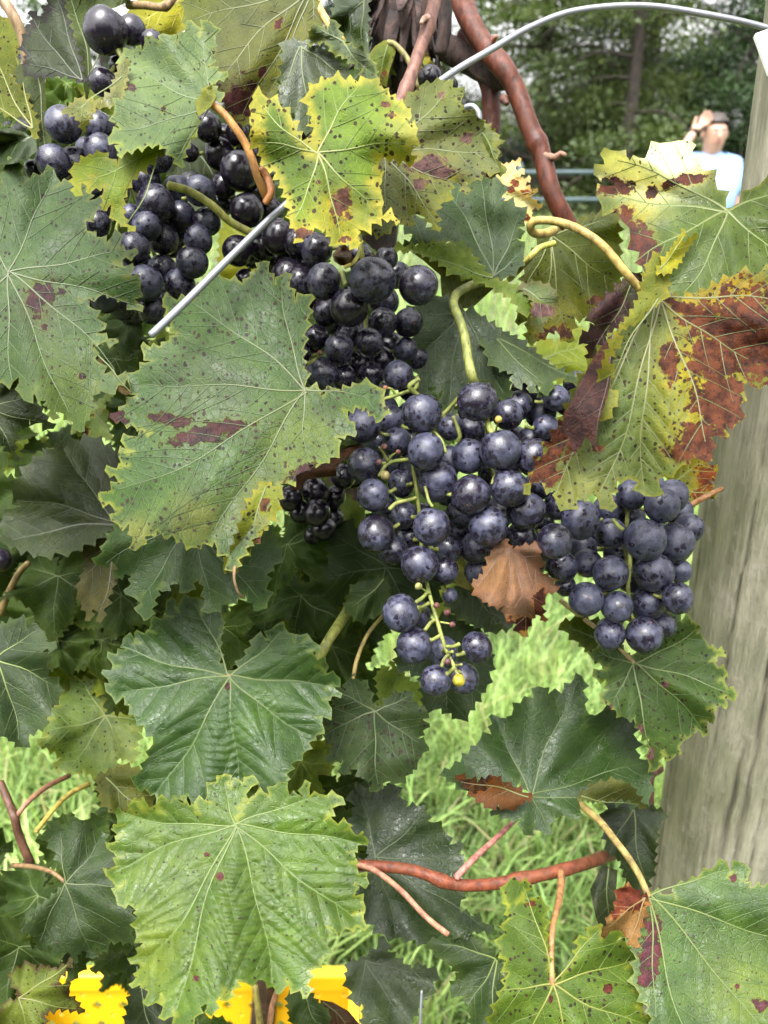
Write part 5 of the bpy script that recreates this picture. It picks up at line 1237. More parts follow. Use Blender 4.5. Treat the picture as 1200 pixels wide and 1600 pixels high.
# --- upper left and top
leaf(vine, "128,126 104,119 78,119 54,117 40,108 41,87 36,70 43,54 44,40 51,39 50,20 67,27 68,11 75,14 77,-6 95,-20 100,10 113,54 126,97", (128, 125), "52,30 48,100 90,0", 'dark olive leaf with purple black teeth at the top left', d=.405, ty=-.3, tooth=12, tdepth=.25, g=5, col=(.075, .105, .048), edge=(.035, .022, .03), ew=14, spots=.6, gloss=.4, trans=.15, vcol=(.16, .2, .1))
leaf(vine, "95,-20 100,14 114,58 125,98 130,128 136,164 145,110 140,70 150,20 180,12 214,-4 222,-20", (140, 120), "110,0 190,0", 'soft green leaf behind the topmost grapes', d=.425, ty=-.2, tooth=0, g=6, col=(.15, .20, .08), edge=(.2, .25, .08), spots=.4, gloss=.3, trans=.3)
leaf(vine, "196,22 215,0 250,-20 316,-20 304,20 292,46 270,56 240,56 214,46", (300, -15), "215,35 265,50", 'glowing yellow leaf at the top left', d=.47, ty=-.5, tooth=0, g=6, col=(.52, .48, .04), edge=(.5, .44, .05), spots=.7, gloss=.3, trans=.45, vcol=(.5, .3, .08))
leaf(vine, "296,-20 290,10 300,34 322,40 336,60 335,100 352,120 336,132 341,147 352,162 370,186 386,190 400,176 396,156 420,155 428,150 431,125 441,95 451,66 466,60 478,65 486,50 499,30 492,0 484,-24", (486, -16), "305,30 345,120 378,180 425,140 490,30", 'large pale olive leaf with a brown purple stain at the top', d=.392, tx=.0, ty=-.22, cup=.01, wave=.006, tooth=16, tdepth=.15, g=5, col=(.215, .235, .105), edge=(.28, .29, .08), ew=8, spots=.5, gloss=.25, trans=.25, vcol=(.36, .38, .16), vw=2.6, blot=((370, 158, 30, 26), (410, 112, 10, 14), (435, 36, 8, 14, 30), (395, 135, 14), (352, 30, 0.1)), bcol=(.15, .055, .05), patch=((425, 105, 30, (.30, .30, .05)), (470, 50, 30, (.34, .32, .09)), (300, 10, 30, (.2, .24, .05))))
leaf(vine, "443,64 467,67 500,77 522,92 541,111 543,124 520,130 488,134 484,167 487,200 474,204 463,207 462,185 463,167 450,172 443,163 437,157 440,117", (470, 72), "535,118 484,195 442,155", 'silvery grey leaf between the pale olive and yellow green leaves', d=.378, ty=-.45, tooth=14, tdepth=.18, g=5, col=(.12, .155, .11), edge=(.15, .2, .1), spots=.3, gloss=1.0, trans=.15)
leaf(vine, "484,66 490,40 510,43 524,37 534,56 542,68 567,80 584,104 587,124 568,124 562,110 543,93 523,83 507,67", (535, 64), "500,46 580,115", 'curled bluish green lobe at the top centre', d=.374, ty=-.4, tooth=11, tdepth=.15, g=5, col=(.13, .185, .10), edge=(.28, .32, .08), ew=6, spots=.8, gloss=.6, trans=.2)
leaf(vine, "518,34 528,0 545,-24 580,-24 574,20 575,60 566,78 548,66 530,52", (570, 0), "530,40 565,70", 'dark green shiny leaf beside the shaggy trunk', d=.455, ty=-.4, tooth=12, tdepth=.15, g=6, col=(.07, .115, .045), edge=(.1, .15, .05), spots=.2, gloss=1.0, trans=.2)
leaf(vine, "574,88 586,72 600,63 616,62 618,82 608,112 604,136 590,130 578,112", (606, 66), "590,125", 'lime leaf scrap in front of the dark trunk', d=.50, tooth=0, g=6, col=(.27, .36, .05), edge=(.36, .36, .06), spots=.7, gloss=.3, trans=.35, blot=((600, 116, 9),), bcol=(.35, .12, .04),
     pet=[(606, 66, .50), (618, 70, .498), (634, 88, .497), (646, 112, .497), (656, 138, .497)], petcol=(.24, .22, .08), petr=(4, 5))
leaf(vine, "652,88 664,84 674,98 676,106 662,112 650,118 645,104", (655, 90), (), 'yellow leaf scrap behind the pinkish cane', d=.50, tooth=6, tdepth=.2, g=6, col=(.46, .44, .06), edge=(.45, .35, .06), spots=.5, gloss=.3, trans=.4)
leaf(vine, "-40,40 0,30 18,36 34,50 32,66 25,76 28,100 20,117 32,139 44,160 57,192 55,213 49,206 42,186 22,180 0,175 -40,170", (50, 200), "-20,60 25,90 -20,150", 'yellow green backlit leaf at the upper left edge', d=.425, ty=-.4, tooth=12, tdepth=.12, g=5, col=(.30, .34, .055), edge=(.40, .36, .07), ew=8, spots=.9, gloss=.3, trans=.45, vcol=(.55, .52, .16))
leaf(vine, "-30,206 14,200 36,206 56,218 58,236 40,250 20,256 0,258 -30,260", (50, 214), "-20,230", 'wet dark leaf with white shine at the left edge', d=.405, ty=-1.1, tooth=0, g=5, col=(.06, .10, .045), edge=(.1, .14, .06), spots=.1, gloss=1.0, trans=.12, wave=.012, bulge=.003)
leaf(vine, "26,102 54,94 70,120 72,170 82,232 62,242 58,200 45,160 20,118", (54, 98), "68,230", 'long green lobe behind the left grapes', d=.44, tooth=0, g=6, col=(.13, .18, .06), edge=(.16, .2, .07), spots=.3, gloss=.3, trans=.3)
leaf(vine, "344,372 355,345 376,350 386,380 440,408 452,430 420,452 390,470 332,472 308,462 332,440 342,402", (440, 400), "320,460 355,355", 'bright yellow leaf glowing behind the grapes and the wire', d=.52, ty=-.6, tooth=13, tdepth=.15, g=6, col=(.50, .48, .05), edge=(.54, .44, .05), ew=14, spots=.4, gloss=.3, trans=.4, patch=((350, 370, 40, (.36, .42, .06)),))
leaf(vine, "258,276 284,232 310,214 352,220 364,290 372,322 350,332 330,310 310,282 286,276", (300, 225), "270,270 355,320", 'smooth grey leaf between the two upper bunches', d=.45, ty=-.2, tooth=0, g=6, col=(.095, .125, .065), edge=(.12, .16, .07), spots=.3, gloss=.3, trans=.18)
leaf(vine, "440,740 470,730 540,770 570,800 560,830 520,860 500,850 540,800", (560, 780), (), 'lime leaf glimpsed behind the small dark bunch', d=.50, tooth=12, tdepth=.15, g=6, col=(.16, .22, .04), edge=(.22, .26, .05), spots=.4, gloss=.3, trans=.35)
leaf(vine, "470,850 510,842 545,860 520,880 500,870", (500, 860), (), 'straw coloured leaf scrap under the small dark bunch', d=.48, tooth=9, tdepth=.2, g=6, col=(.38, .3, .14), edge=(.3, .24, .1), spots=.3, gloss=.2, trans=.2)
leaf(vine, "700,890 740,890 780,930 800,980 770,985 740,975 715,960 700,940 712,915", (720, 900), "775,975", 'wet dark leaf behind the dead leaf', d=.47, ty=-.3, tooth=12, tdepth=.2, g=6, col=(.075, .12, .045), edge=(.1, .15, .05), spots=.3, gloss=1.0, trans=.2)
leaf(vine, "700,870 720,858 760,885 750,930 716,915 698,895", (750, 900), "705,875", 'cream yellow leaf behind the lower grapes', d=.455, tooth=0, g=6, col=(.55, .52, .26), edge=(.5, .4, .16), spots=.3, gloss=.3, trans=.35)
leaf(vine, "660,980 700,960 752,985 770,1030 762,1070 735,1110 718,1120 690,1108 664,1100 655,1060 625,1040 620,1010", (690, 990), "640,1030 700,1110 750,1085", 'dark leaf behind the hanging tip of the main bunch', d=.465, ty=-.15, tooth=15, tdepth=.25, g=5, col=(.055, .095, .034), edge=(.07, .12, .04), spots=.3, gloss=.4, trans=.18)
leaf(vine, "596,1100 590,1060 600,1044 612,1052 612,1036 626,1048 640,1062 655,1070 668,1062 690,1085 650,1110 620,1104", (600, 1095), "650,1072", 'bright lime leaf edge in front of the grass', d=.50, ty=-.3, tooth=10, tdepth=.25, g=6, col=(.30, .42, .10), edge=(.36, .46, .14), spots=.3, gloss=.3, trans=.4)
leaf(vine, "150,1215 190,1195 235,1205 240,1250 225,1280 180,1272 160,1250", (165, 1215), "225,1265", 'olive yellow leaf behind the large lower leaves', d=.46, tooth=12, tdepth=.15, g=6, col=(.17, .19, .045), edge=(.22, .22, .06), spots=.6, gloss=.3, trans=.3)
leaf(vine, "1040,1270 1000,1250 960,1250 940,1280 950,1330 970,1345 985,1400 1000,1410 1022,1360 1026,1300", (990, 1265), "955,1320 1010,1390", 'dark folded leaf against the foot of the post', d=.475, tooth=13, tdepth=.12, g=6, col=(.045, .075, .028), edge=(.07, .1, .035), spots=.4, gloss=.7, trans=.14)
leaf(vine, "940,1350 965,1360 962,1400 975,1440 960,1470 942,1466 930,1430 922,1390 932,1370", (950, 1352), "952,1460", 'narrow dark hanging leaf beside the tan lobe', d=.46, tooth=0, g=6, col=(.06, .085, .035), edge=(.09, .1, .05), spots=.2, gloss=.5, trans=.15)
leaf(vine, "205,1540 220,1500 260,1500 275,1560 260,1640 215,1640 195,1600 200,1570", (215, 1510), "240,1620", 'dark leaf behind the bottom of the large shiny leaf', d=.44, tooth=14, tdepth=.2, g=6, col=(.04, .062, .026), edge=(.05, .08, .03), spots=.3, gloss=.5, trans=.13)
leaf(vine, "452,1560 470,1545 490,1560 510,1580 512,1600 500,1640 470,1620 455,1590", (475, 1550), "500,1610", 'small green toothed leaf in front of the crate', d=.46, tooth=9, tdepth=.2, g=6, col=(.08, .14, .04), edge=(.12, .17, .05), spots=.3, gloss=.4, trans=.2)
leaf(vine, "500,1562 520,1566 545,1580 570,1610 540,1640 510,1610", (505, 1565), "560,1625", 'brown dried leaf scrap over the crate', d=.48, tooth=0, g=6, col=(.20, .09, .05), edge=(.14, .06, .04), spots=.2, gloss=.3, trans=.1)

# --- generic leaves behind, filling the depth of the canopy
def canonical(seed):
    rs = np.random.RandomState(seed)
    L = []
    for (a, r) in ((0, 1.0), (24, .70), (30, .66), (54, .92), (80, .66), (86, .64), (108, .76), (138, .58), (158, .50), (172, .16)):
        L.append((a, r))
    out = []; tips = []
    ang = [(a, r) for a, r in L] + [(-a, r) for a, r in reversed(L) if a > 0]
    for a, r in ang:
        r2 = r * rs.uniform(.92, 1.08) * 160; aa = math.radians(a + rs.uniform(-4, 4))
        out.append((600 + r2 * math.sin(aa), 800 + r2 * math.cos(aa)))
        if a in (0, 54, -54, 108, -108): tips.append((600 + r2 * .95 * math.sin(aa), 800 + r2 * .95 * math.cos(aa)))
    return np.array(out), tips
GEN = []
RB = np.stack([RIGHT, UP, -FWD])                       # rows: camera axes
for s in range(4):
    o_, tp_ = canonical(90 + s)
    me, vme, o0 = leaf_mesh(o_, (600, 800), tp_, depth0=.4, tx=0, ty=0, cup=.02 + .01 * s, wave=.012, tooth=17, tdepth=.3, g=9, col=(.10, .16, .05), edge=(.16, .2, .07), ew=6, spots=.5, gloss=.25, trans=.28, vw=2.0, seed=300 + s, lum=2.4)
    for m_ in (me, vme):
        co = np.zeros(len(m_.vertices) * 3); m_.vertices.foreach_get('co', co); co = co.reshape(-1, 3) @ RB.T
        m_.vertices.foreach_set('co', co.ravel()); m_.update()
    GEN.append((me, vme))
CAMM = Matrix(((RIGHT[0], UP[0], -FWD[0]), (RIGHT[1], UP[1], -FWD[1]), (RIGHT[2], UP[2], -FWD[2])))
def generic(px, py, d, size, roll, pitch, yaw, tint):
    me, vme = GEN[rnd.randrange(4)]
    o = link('leaf', me, vine, at(px, py, d))
    R = CAMM @ Matrix.Rotation(math.radians(yaw), 3, 'Y') @ Matrix.Rotation(math.radians(pitch), 3, 'X') @ Matrix.Rotation(math.radians(roll), 3, 'Z')
    o.rotation_euler = R.to_euler()
    s = size / 160.0 * (d / 0.4)
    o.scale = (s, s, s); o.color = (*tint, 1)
    v = link('vein', vme, o, WL[o]); v.color = (*tint, 1)
    return o
OPEN = [(870, 1030, 120), (800, 1060, 80), (950, 950, 30), (740, 1130, 90), (660, 1240, 60), (760, 1280, 110), (880, 1340, 90), (640, 1050, 50), (700, 1500, 60), (520, 1480, 40), (60, 1200, 80), (40, 1280, 60), (200, 1150, 30),
        (130, 1580, 60), (440, 1580, 80), (530, 1550, 50), (420, 1580, 60), (850, 200, 190), (1000, 150, 260), (870, 420, 40), (890, 560, 60), (30, 10, 60), (500, 20, 30), (1110, 700, 30), (980, 1300, 40), (150, 640, 40), (640, 1430, 40), (370, 400, 70), (560, 800, 30), (240, 20, 50), (20, 110, 50)]
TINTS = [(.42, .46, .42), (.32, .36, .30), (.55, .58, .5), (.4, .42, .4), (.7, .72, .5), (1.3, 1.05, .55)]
made = 0
for gx in range(-140, 700, 62):
    for gy in range(-60, 1660, 68):
        x = gx + rnd.uniform(-30, 30); y = gy + rnd.uniform(-34, 34)
        if x > 560 and not (600 < y < 960): continue
        if x > 430 and y > 1240: continue
        d = rnd.choice((.52, .58, .64, .74)); 
        if made % 3 == 0: d = .86
        sz = rnd.uniform(78, 128) * .4 / d * 1.05
        if any(math.hypot(x - a, y - b) < r + sz * .62 for a, b, r in OPEN): continue
        generic(x, y, d, sz, rnd.uniform(-70, 70), rnd.uniform(-48, -5), rnd.uniform(-35, 35), rnd.choice(TINTS)); made += 1
for (x, y, d, sz, tint) in ((90, 900, .50, 95, (.4, .42, .36)), (60, 960, .52, 90, (.5, .52, .42)), (250, 1010, .50, 80, (.45, .48, .4)), (470, 930, .5, 95, (.4, .45, .36)), (450, 850, .47, 90, (.5, .55, .45)), (520, 1010, .5, 85, (.42, .45, .36)),
                            (230, 640, .5, 85, (.4, .44, .36)), (120, 740, .52, 100, (.36, .38, .32)), (180, 560, .47, 80, (.5, .52, .42)), (200, 500, .46, 60, (.36, .4, .32)), (560, 1060, .52, 80, (.45, .5, .4)), (600, 700, .50, 70, (.35, .38, .3)),
                            (840, 620, .52, 50, (.35, .38, .3)), (860, 860, .5, 40, (.4, .42, .34)), (30, 1480, .48, 90, (.4, .42, .36)), (120, 1310, .47, 75, (.5, .52, .45)), (60, 1400, .5, 90, (.4, .44, .38)), (640, 1390, .55, 60, (.5, .52, .42)), (350, 980, .5, 90, (.6, .62, .4)),
                            (470, 1190, .48, 60, (1.2, 1.05, .6)), (420, 1240, .5, 55, (.8, .85, .6)), (520, 1300, .5, 70, (.5, .55, .45)), (740, 560, .5, 60, (.6, .62, .5)), (200, 1330, .5, 70, (.45, .48, .42))):
    generic(x, y, d, sz, rnd.uniform(-60, 60), rnd.uniform(-40, -8), rnd.uniform(-30, 30), tint)
# unseen leaves above and beside the picture, added to close and shade the canopy
for k in range(46):
    x = rnd.uniform(-420, 620); y = rnd.uniform(-420, -90)
    if k % 3 == 0: x = rnd.uniform(-520, -130); y = rnd.uniform(-200, 1500)
    generic(x, y, rnd.uniform(.42, .8), rnd.uniform(80, 120), rnd.uniform(-80, 80), rnd.uniform(-60, -10), rnd.uniform(-40, 40), rnd.choice(TINTS))

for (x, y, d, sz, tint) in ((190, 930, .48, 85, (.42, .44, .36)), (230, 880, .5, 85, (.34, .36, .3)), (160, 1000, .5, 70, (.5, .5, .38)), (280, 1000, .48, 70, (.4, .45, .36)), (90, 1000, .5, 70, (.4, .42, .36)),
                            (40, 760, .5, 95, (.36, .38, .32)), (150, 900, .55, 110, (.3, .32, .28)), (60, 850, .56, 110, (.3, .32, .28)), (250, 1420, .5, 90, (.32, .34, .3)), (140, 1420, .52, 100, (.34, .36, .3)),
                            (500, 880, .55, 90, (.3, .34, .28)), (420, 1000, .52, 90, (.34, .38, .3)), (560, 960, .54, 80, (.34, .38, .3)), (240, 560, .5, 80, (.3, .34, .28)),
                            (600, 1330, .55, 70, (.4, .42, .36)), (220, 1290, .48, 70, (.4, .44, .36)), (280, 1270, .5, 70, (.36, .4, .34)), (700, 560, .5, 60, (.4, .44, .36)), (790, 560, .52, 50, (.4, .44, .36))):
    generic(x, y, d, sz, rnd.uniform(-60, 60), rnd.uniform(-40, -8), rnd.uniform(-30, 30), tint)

for (x, y, d, sz, tint) in ((105, 130, .50, 60, (.8, .85, .6)), (120, 60, .52, 60, (1.0, 1.0, .7)), (60, 150, .5, 60, (.9, .95, .6)), (130, 200, .5, 50, (.5, .55, .45)), (40, 230, .5, 50, (.5, .55, .45))):
    generic(x, y, d, sz, rnd.uniform(-60, 60), rnd.uniform(-40, -8), rnd.uniform(-30, 30), tint)

leaf(vine, "542,950 546,930 558,914 580,902 602,912 604,936 590,958 566,968 552,962", (600, 905), "548,948", 'small dark leaf over the end of the thick green shoot', lum=1.5, d=.432, ty=-.15, tooth=12, tdepth=.2, g=5, col=(.055, .095, .034), edge=(.08, .12, .04), spots=.3, gloss=.4, trans=.15)

# ------------------------------------------------------------------ bunches of grapes
bunch('largest bunch, hanging in the centre with bare yellow stalks at its tip', (705, 478, .40),
      "747,628,32 659,645,31 782,703,32 666,705,30 683,752,32 736,773,31 796,763,30 763,823,31 675,823,29 588,834,29 583,774,26 656,882,30 821,797,31 835,715,30 867,846,28 626,958,29 647,1008,28 681,1063,25 724,1060,25,1 745,1011,24 733,712,27,1 570,727,27,1 694,891,23,1 614,860,24,1.5 815,838,24,1 650,960,24,1.5 692,1019,24,1.5 794,648,25,1.2 630,805,22,2 627,755,22,2 620,690,23,2 568,664,28,1.2 610,655,23,2 704,668,20,2.5 810,634,23,2.5 853,668,21,2 868,622,21,1.5 888,630,20,2 845,645,24,3 830,690,24,3 735,672,24,2.5 700,857,24,2.5 745,855,26,2 748,892,24,2.2 878,885,25,2 883,915,17,2.5 850,855,24,3 703,930,12,1.5 700,770,22,3.5 770,740,24,3 650,730,24,3.5 800,720,24,3.5 760,640,20,3.5 720,830,24,3.5 780,800,26,3.5 615,730,22,3.5 870,700,22,3 895,665,20,3 590,690,22,3 840,760,22,3 700,720,24,2.6 640,690,24,2.8 760,700,24,2.6 805,690,24,2.6 600,790,22,2.6 640,840,24,2.8 660,810,24,2.6 720,800,24,2.6 790,850,24,2.6 830,880,22,2.8 860,740,22,2.6 600,640,22,2.6 640,650,22,2.8 770,620,24,2.6 720,640,22,2.8 820,610,22,3 900,600,20,3 880,705,24,2 893,745,24,2 872,790,23,2 850,700,24,2.4 900,690,22,2.2 845,815,22,2.4",
      .385, .86, [([(775, 436, .445), (742, 444, .435), (715, 458, .42), (709, 476, .405), (718, 500, .40), (727, 530, .395), (731, 560, .39), (738, 590, .388), (745, 610, .40)], 8.5, 10), ([(738, 596, .405), (700, 640, .415), (652, 690, .41), (645, 720, .396), (650, 760, .396), (655, 800, .40), (660, 870, .405), (667, 912, .390), (680, 960, .384), (695, 1010, .381), (708, 1038, .379), (717, 1058, .376)], 4.2, 4), ([(740, 600, .40), (760, 650, .405), (765, 720, .41), (790, 790, .41), (840, 850, .42)], 5, 4)],
      extra=[([(652, 590, .40), (650, 606, .395), (636, 612, .39), (618, 618, .386), (598, 624, .384)], 5, 4), ([(655, 620, .39), (640, 604, .385), (655, 592, .385)], 6, 6), ([(618, 618, .386), (612, 608, .384), (602, 606, .383)], 3, 2.5), ([(644, 718, .391), (620, 720, .388), (604, 726, .386), (592, 744, .386)], 5, 4), ([(606, 722, .386), (598, 706, .383), (592, 698, .382)], 4, 3), ([(604, 722, .386), (612, 712, .384), (620, 707, .383)], 3, 2), ([(650, 778, .39), (636, 782, .386), (620, 786, .384), (608, 796, .382)], 4.5, 5),
             ([(664, 760, .388), (670, 782, .385), (676, 792, .384)], 4, 4), ([(676, 672, .386), (690, 688, .383), (697, 708, .382)], 3.5, 3.5), ([(708, 650, .392), (718, 678, .392), (716, 690, .394)], 5, 5), ([(760, 655, .388), (766, 672, .384), (770, 678, .383)], 7, 7), ([(774, 676, .382), (776, 668, .379), (778, 660, .377)], 2.5, 2.5), ([(773, 744, .386), (768, 756, .381)], 4, 3),
             ([(668, 925, .386), (660, 934, .382), (650, 941, .379)], 4, 5), ([(680, 968, .383), (672, 974, .381), (664, 985, .378)], 4, 5), ([(697, 1010, .380), (708, 1010, .378), (718, 1006, .376)], 4, 5), ([(702, 1022, .379), (694, 1030, .377), (690, 1042, .375)], 4, 5), ([(700, 1020, .379), (708, 1018, .377)], 3.5, 4), ([(712, 1040, .378), (722, 1038, .376)], 3, 3), ([(676, 946, .384), (683, 946, .383)], 2, 2), ([(688, 972, .383), (700, 974, .381), (707, 976, .38)], 2.5, 2), ([(672, 928, .386), (660, 920, .384), (655, 916, .383)], 2.5, 2)],
      berries=[(717, 1063, 10, .366, (.30, .27, .03)), (699, 957, 6, .381, (.09, .035, .03)), (707, 976, 5, .379, (.11, .04, .04)), (682, 946, 4.5, .381, (.12, .05, .04)), (700, 1034, 5, .373, (.10, .04, .05)), (779, 655, 6, .376, (.32, .24, .05)), (602, 743, 7, .38, (.22, .19, .07)), (622, 706, 4, .382, (.16, .06, .05)), (600, 698, 5, .381, (.13, .06, .05)), (592, 722, 5, .38, (.11, .05, .05)), (654, 916, 6, .38, (.24, .24, .08)), (602, 606, 4, .382, (.22, .09, .05)), (645, 880, 4, .379, (.15, .06, .04))])
bunch('right bunch, resting against the wooden post', (985, 730, .43),
      "1008,842,33 907,812,31 1035,790,28 954,896,28 1022,894,30 916,936,27 964,948,25 1012,942,28 1059,934,24 953,990,25 1006,992,29 1053,848,31,1 955,834,24 1076,825,24,.6 1062,892,19,1.2 1037,977,20,1.2 1050,775,25,1.2 987,772,24,1.2 950,796,24,1.2 918,880,23,1.2 912,857,22,2 965,865,22,2.2 985,808,22,2.5 985,905,22,2.5 1030,935,22,2.5 990,950,22,2.5 1030,840,24,2.5 1060,800,22,2.5 940,840,22,3 1000,870,22,3 940,930,20,2.5 1020,760,20,2",
      .405, .97, [([(985, 730, .43), (982, 770, .43), (980, 810, .425), (978, 850, .425), (980, 900, .42), (985, 960, .42)], 5, 4)],
      extra=[([(958, 812, .405), (966, 822, .402), (974, 828, .40)], 5, 5), ([(985, 850, .407), (984, 880, .405), (980, 922, .408)], 6, 5)])
bunch('upper middle bunch, with the biggest glossy grapes on top beside the largest leaf', (560, 360, .41),
      "582,438,36,-2 654,446,32,-2 546,480,31,-1 506,440,27,-1 502,584,25 530,544,23 578,534,22 622,586,23 538,590,20,.5 598,504,23,.5 638,504,22,.5 544,524,19,1 580,586,20,1 596,562,21,1 558,568,19,1.2 492,530,22,1 638,598,14,0 634,546,19,1.2 472,554,15,.6 604,404,18,.5 510,488,22,1 494,390,26,.5 470,440,24,1 465,380,22,1 485,410,22,1.4 560,520,22,2.5 610,540,22,2.5 520,500,22,2.5 600,470,24,1.5 560,400,22,2 620,430,22,2 530,560,22,2.5 650,560,20,2 640,610,18,2 510,620,20,2 590,610,20,2.5",
      .405, .74, [([(560, 355, .415), (566, 400, .418), (570, 450, .425), (572, 520, .43), (575, 590, .43)], 5, 4)],
      extra=[([(534, 424, .392), (536, 434, .39), (540, 446, .388)], 6, 6), ([(494, 562, .402), (486, 566, .398), (478, 568, .396)], 5, 4), ([(496, 560, .40), (500, 552, .398)], 2.5, 2)],
      berries=[(500, 551, 4, .396, (.22, .10, .06))])
bunch('left bunch, half covered by the pale leaf and bright folded lobe', (200, 150, .42),
      "99,195,28 84,255,27 119,257,25 209,388,25 227,443,28 229,354,23 243,318,29 205,338,18,.5 254,371,25,.6 227,282,24,.5 157,235,25,.6 154,200,25,1 301,410,25,.8 280,445,25,.8 310,374,22,1 323,347,22,1 254,421,23,1 283,338,23,1 298,352,22,1.2 272,382,20,1.2 238,483,23,.8 312,298,24,1 278,296,22,1.2 249,249,20,1 53,265,15,.5 110,285,22,.8 143,290,22,.8 165,465,24,1 190,478,22,1.2 150,350,24,1.2 165,320,22,1.2 180,300,24,1.4 190,420,24,1.5 270,470,22,1.5 200,250,24,1.5 140,235,22,1.5 215,410,22,2 260,330,24,2.2 290,390,22,2.2 130,475,20,1.5 205,490,20,1.5",
      .405, .82, [([(195, 150, .43), (190, 220, .43), (205, 290, .435), (230, 360, .44), (250, 430, .44)], 5, 4)], extra=[([(186, 392, .408), (182, 360, .41), (188, 340, .41)], 5, 4)])
bunch('shaded bunch of wet black grapes, behind the top yellow green leaf', (410, 180, .42),
      "374,267,29 386,329,26 436,370,28 325,199,22 343,240,24,.5 372,207,21,.4 350,290,20,.8 371,392,24 410,385,22,.5 395,400,20,1 383,436,16,.6 451,432,27 455,404,22,.6 296,238,15 420,366,22,1 402,300,22,1 300,290,22,1.2 390,240,22,1.2 420,330,24,1 345,320,20,1.5 430,410,22,1.5 480,470,20,1.4 350,215,20,1.5 440,200,20,1.4 470,205,16,1.2",
      .425, .42, [([(405, 180, .43), (385, 240, .445), (390, 310, .45), (410, 380, .455)], 5, 4)])
bunch('three dark grapes at the top, above the left bunch', (200, 80, .40),
      "165,48,34 206,47,22,.8 238,66,18,.5 160,128,21,.8 184,102,14,1 188,84,12,.8", .385, .6, [([(190, 92, .395), (185, 75, .40), (210, 60, .41)], 4, 3)], extra=[([(184, 78, .385), (190, 90, .385)], 6, 5)])
bunch('small black bunch in the shade, under the rolled dead leaf', (500, 700, .45),
      "495,801,22 453,779,20 492,768,22,.4 523,777,18,.3 505,826,19,.5 489,837,14,.4 537,744,20,.3 493,726,17,.2 470,800,18,1 520,810,18,1 470,750,18,1 555,745,18,1",
      .44, .42, [([(500, 700, .455), (500, 750, .46), (500, 830, .46)], 4, 3)])
bunch('single dark grape, at the left edge', (-30, 850, .47), "0,875,18 -36,866,20 -30,905,20", .46, .5, [([(-30, 840, .47), (-25, 880, .475)], 4, 3)])
bunch('few dark grapes, behind the pinkish cane', (650, 90, .50), "672,122,20 700,135,16,1", .48, .1, [([(655, 95, .49), (672, 112, .495)], 4, 3)])

# ------------------------------------------------------------------ dead leaves caught in the vine
def dead_leaf(label, out, J, tips, group='dead leaves caught in the vine', **kw):
    kw['depth0'] = kw.pop('d'); kw.setdefault('seed', 777)
    me, vme, o0 = leaf_mesh(pts(out), J, [tuple(p) for p in pts(tips)], **kw)
    me.name = 'dead_leaf'
    o = link('dead_leaf', me, None, o0); tag(o, label, 'dead leaf', group)
    if vme: link('vein', vme, o, o0)
    return o
dead_leaf('rust brown dead leaf hanging under the largest bunch',
          "787,843 800,855 814,854 837,852 843,867 844,886 848,896 858,903 868,920 858,926 853,933 848,948 850,968 838,960 826,978 816,990 806,976 792,966 786,950 772,946 754,936 743,921 740,912 754,896 765,870 775,850",
          (797, 856), "748,915 790,960 822,985 862,918", d=.388, ty=-.12, cup=.01, fold=(.1, 1, .35), wave=.013, bulge=.003, tooth=12, tdepth=.1, g=3.5, col=(.42, .215, .21), edge=(.34, .15, .12), lum=1.15, ew=8, spots=.35, gloss=.2, trans=.12, bcol=(.16, .06, .03), blot=((815, 975, 22, 10), (845, 945, 10, 20)), vcol=(.30, .13, .08), vw=1.8, patch=((815, 985, 16, (.40, .27, .06)), (775, 900, 30, (.46, .23, .15))))
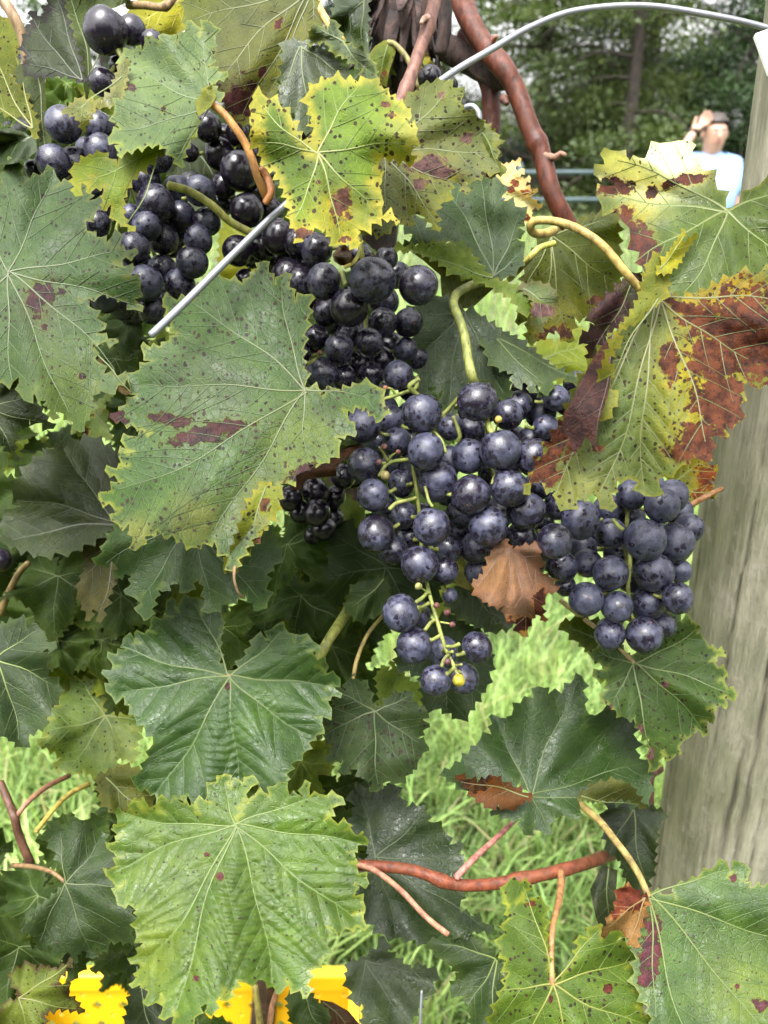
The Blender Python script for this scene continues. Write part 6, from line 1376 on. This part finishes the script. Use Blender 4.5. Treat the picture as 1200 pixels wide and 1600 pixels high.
dead_leaf('rolled reddish brown dead leaf wedged beside the largest leaf',
          "453,761 464,740 480,729 512,723 527,707 543,697 564,692 568,700 548,711 534,721 525,733 526,744 500,746 477,750 470,766 456,765",
          (470, 742), "555,697", d=.405, tx=.3, ty=-.3, cup=.01, wave=.008, bulge=.004, tooth=0, g=3.5, col=(.22, .085, .05), edge=(.16, .06, .035), spots=.2, gloss=.3, trans=.08, vcol=(.25, .1, .06))
dead_leaf('small curled purple brown shrivelled leaf above the big glossy grapes',
          "519,398 530,384 540,382 549,394 552,406 545,414 532,415 522,408", (520, 400), "548,402", d=.372, cup=-.03, wave=.012, bulge=.003, tooth=0, g=3, col=(.22, .12, .11), edge=(.3, .17, .15), spots=.2, gloss=.3, trans=.1, vcol=(.3, .2, .17))
stalk('tendril', [(560, 372, .37), (562, 392, .366), (552, 410, .364), (538, 418, .364)], 3.5, 3, (.42, .38, .10), vine, 7)

# ------------------------------------------------------------------ trellis wire and its crimp
def galv():
    t = NT('galvanised_wire'); c = obj_coord(t)
    n1 = t.noise(c, 300, 4, 0.7); n2 = t.noise(c, 40, 3)
    t.set(Base_Color=t.mix(n2, (0.17, 0.175, 0.20), (0.30, 0.31, 0.34)), Metallic=0.55, Roughness=t.ramp(n1, 0.3, 0.7, 0.32, 0.5), Normal=t.bump(n1, 0.4, 0.0004))
    return t.mat
M['galv'] = galv()
def wire(name, label, path, r_m, group=None):
    S = spline(path, 10); W = at_many(S[:, :2], S[:, 2])
    V, F = tube(W, r_m, 12)
    o0 = W[0]; me = mesh_of(name, np.array(V) - o0, F, [M['galv']])
    o = link(name, me, None, o0); tag(o, label, 'wire', group); return o
wire('trellis_wire', 'galvanised trellis wire that arches over the canes and ends among the left leaves',
     [(236, 524, .345), (290, 472, .352), (362, 400, .361), (440, 326, .37), (560, 226, .385), (690, 125, .402), (770, 76, .41), (830, 42, .415), (900, 17, .418), (1000, 9, .42), (1100, 22, .42), (1205, 46, .42), (1320, 90, .42)], 0.0017)
wire('wire_clip', 'small bent wire loop behind the pale olive leaf', [(712, 196, .47), (722, 172, .466), (738, 166, .463), (748, 178, .462), (747, 194, .464), (736, 204, .47), (722, 205, .478)], 0.0017)
wire('tie_wire', 'thin dark wire end standing up at the bottom centre', [(656, 1640, .42), (657, 1590, .42), (659, 1548, .422)], 0.0007)
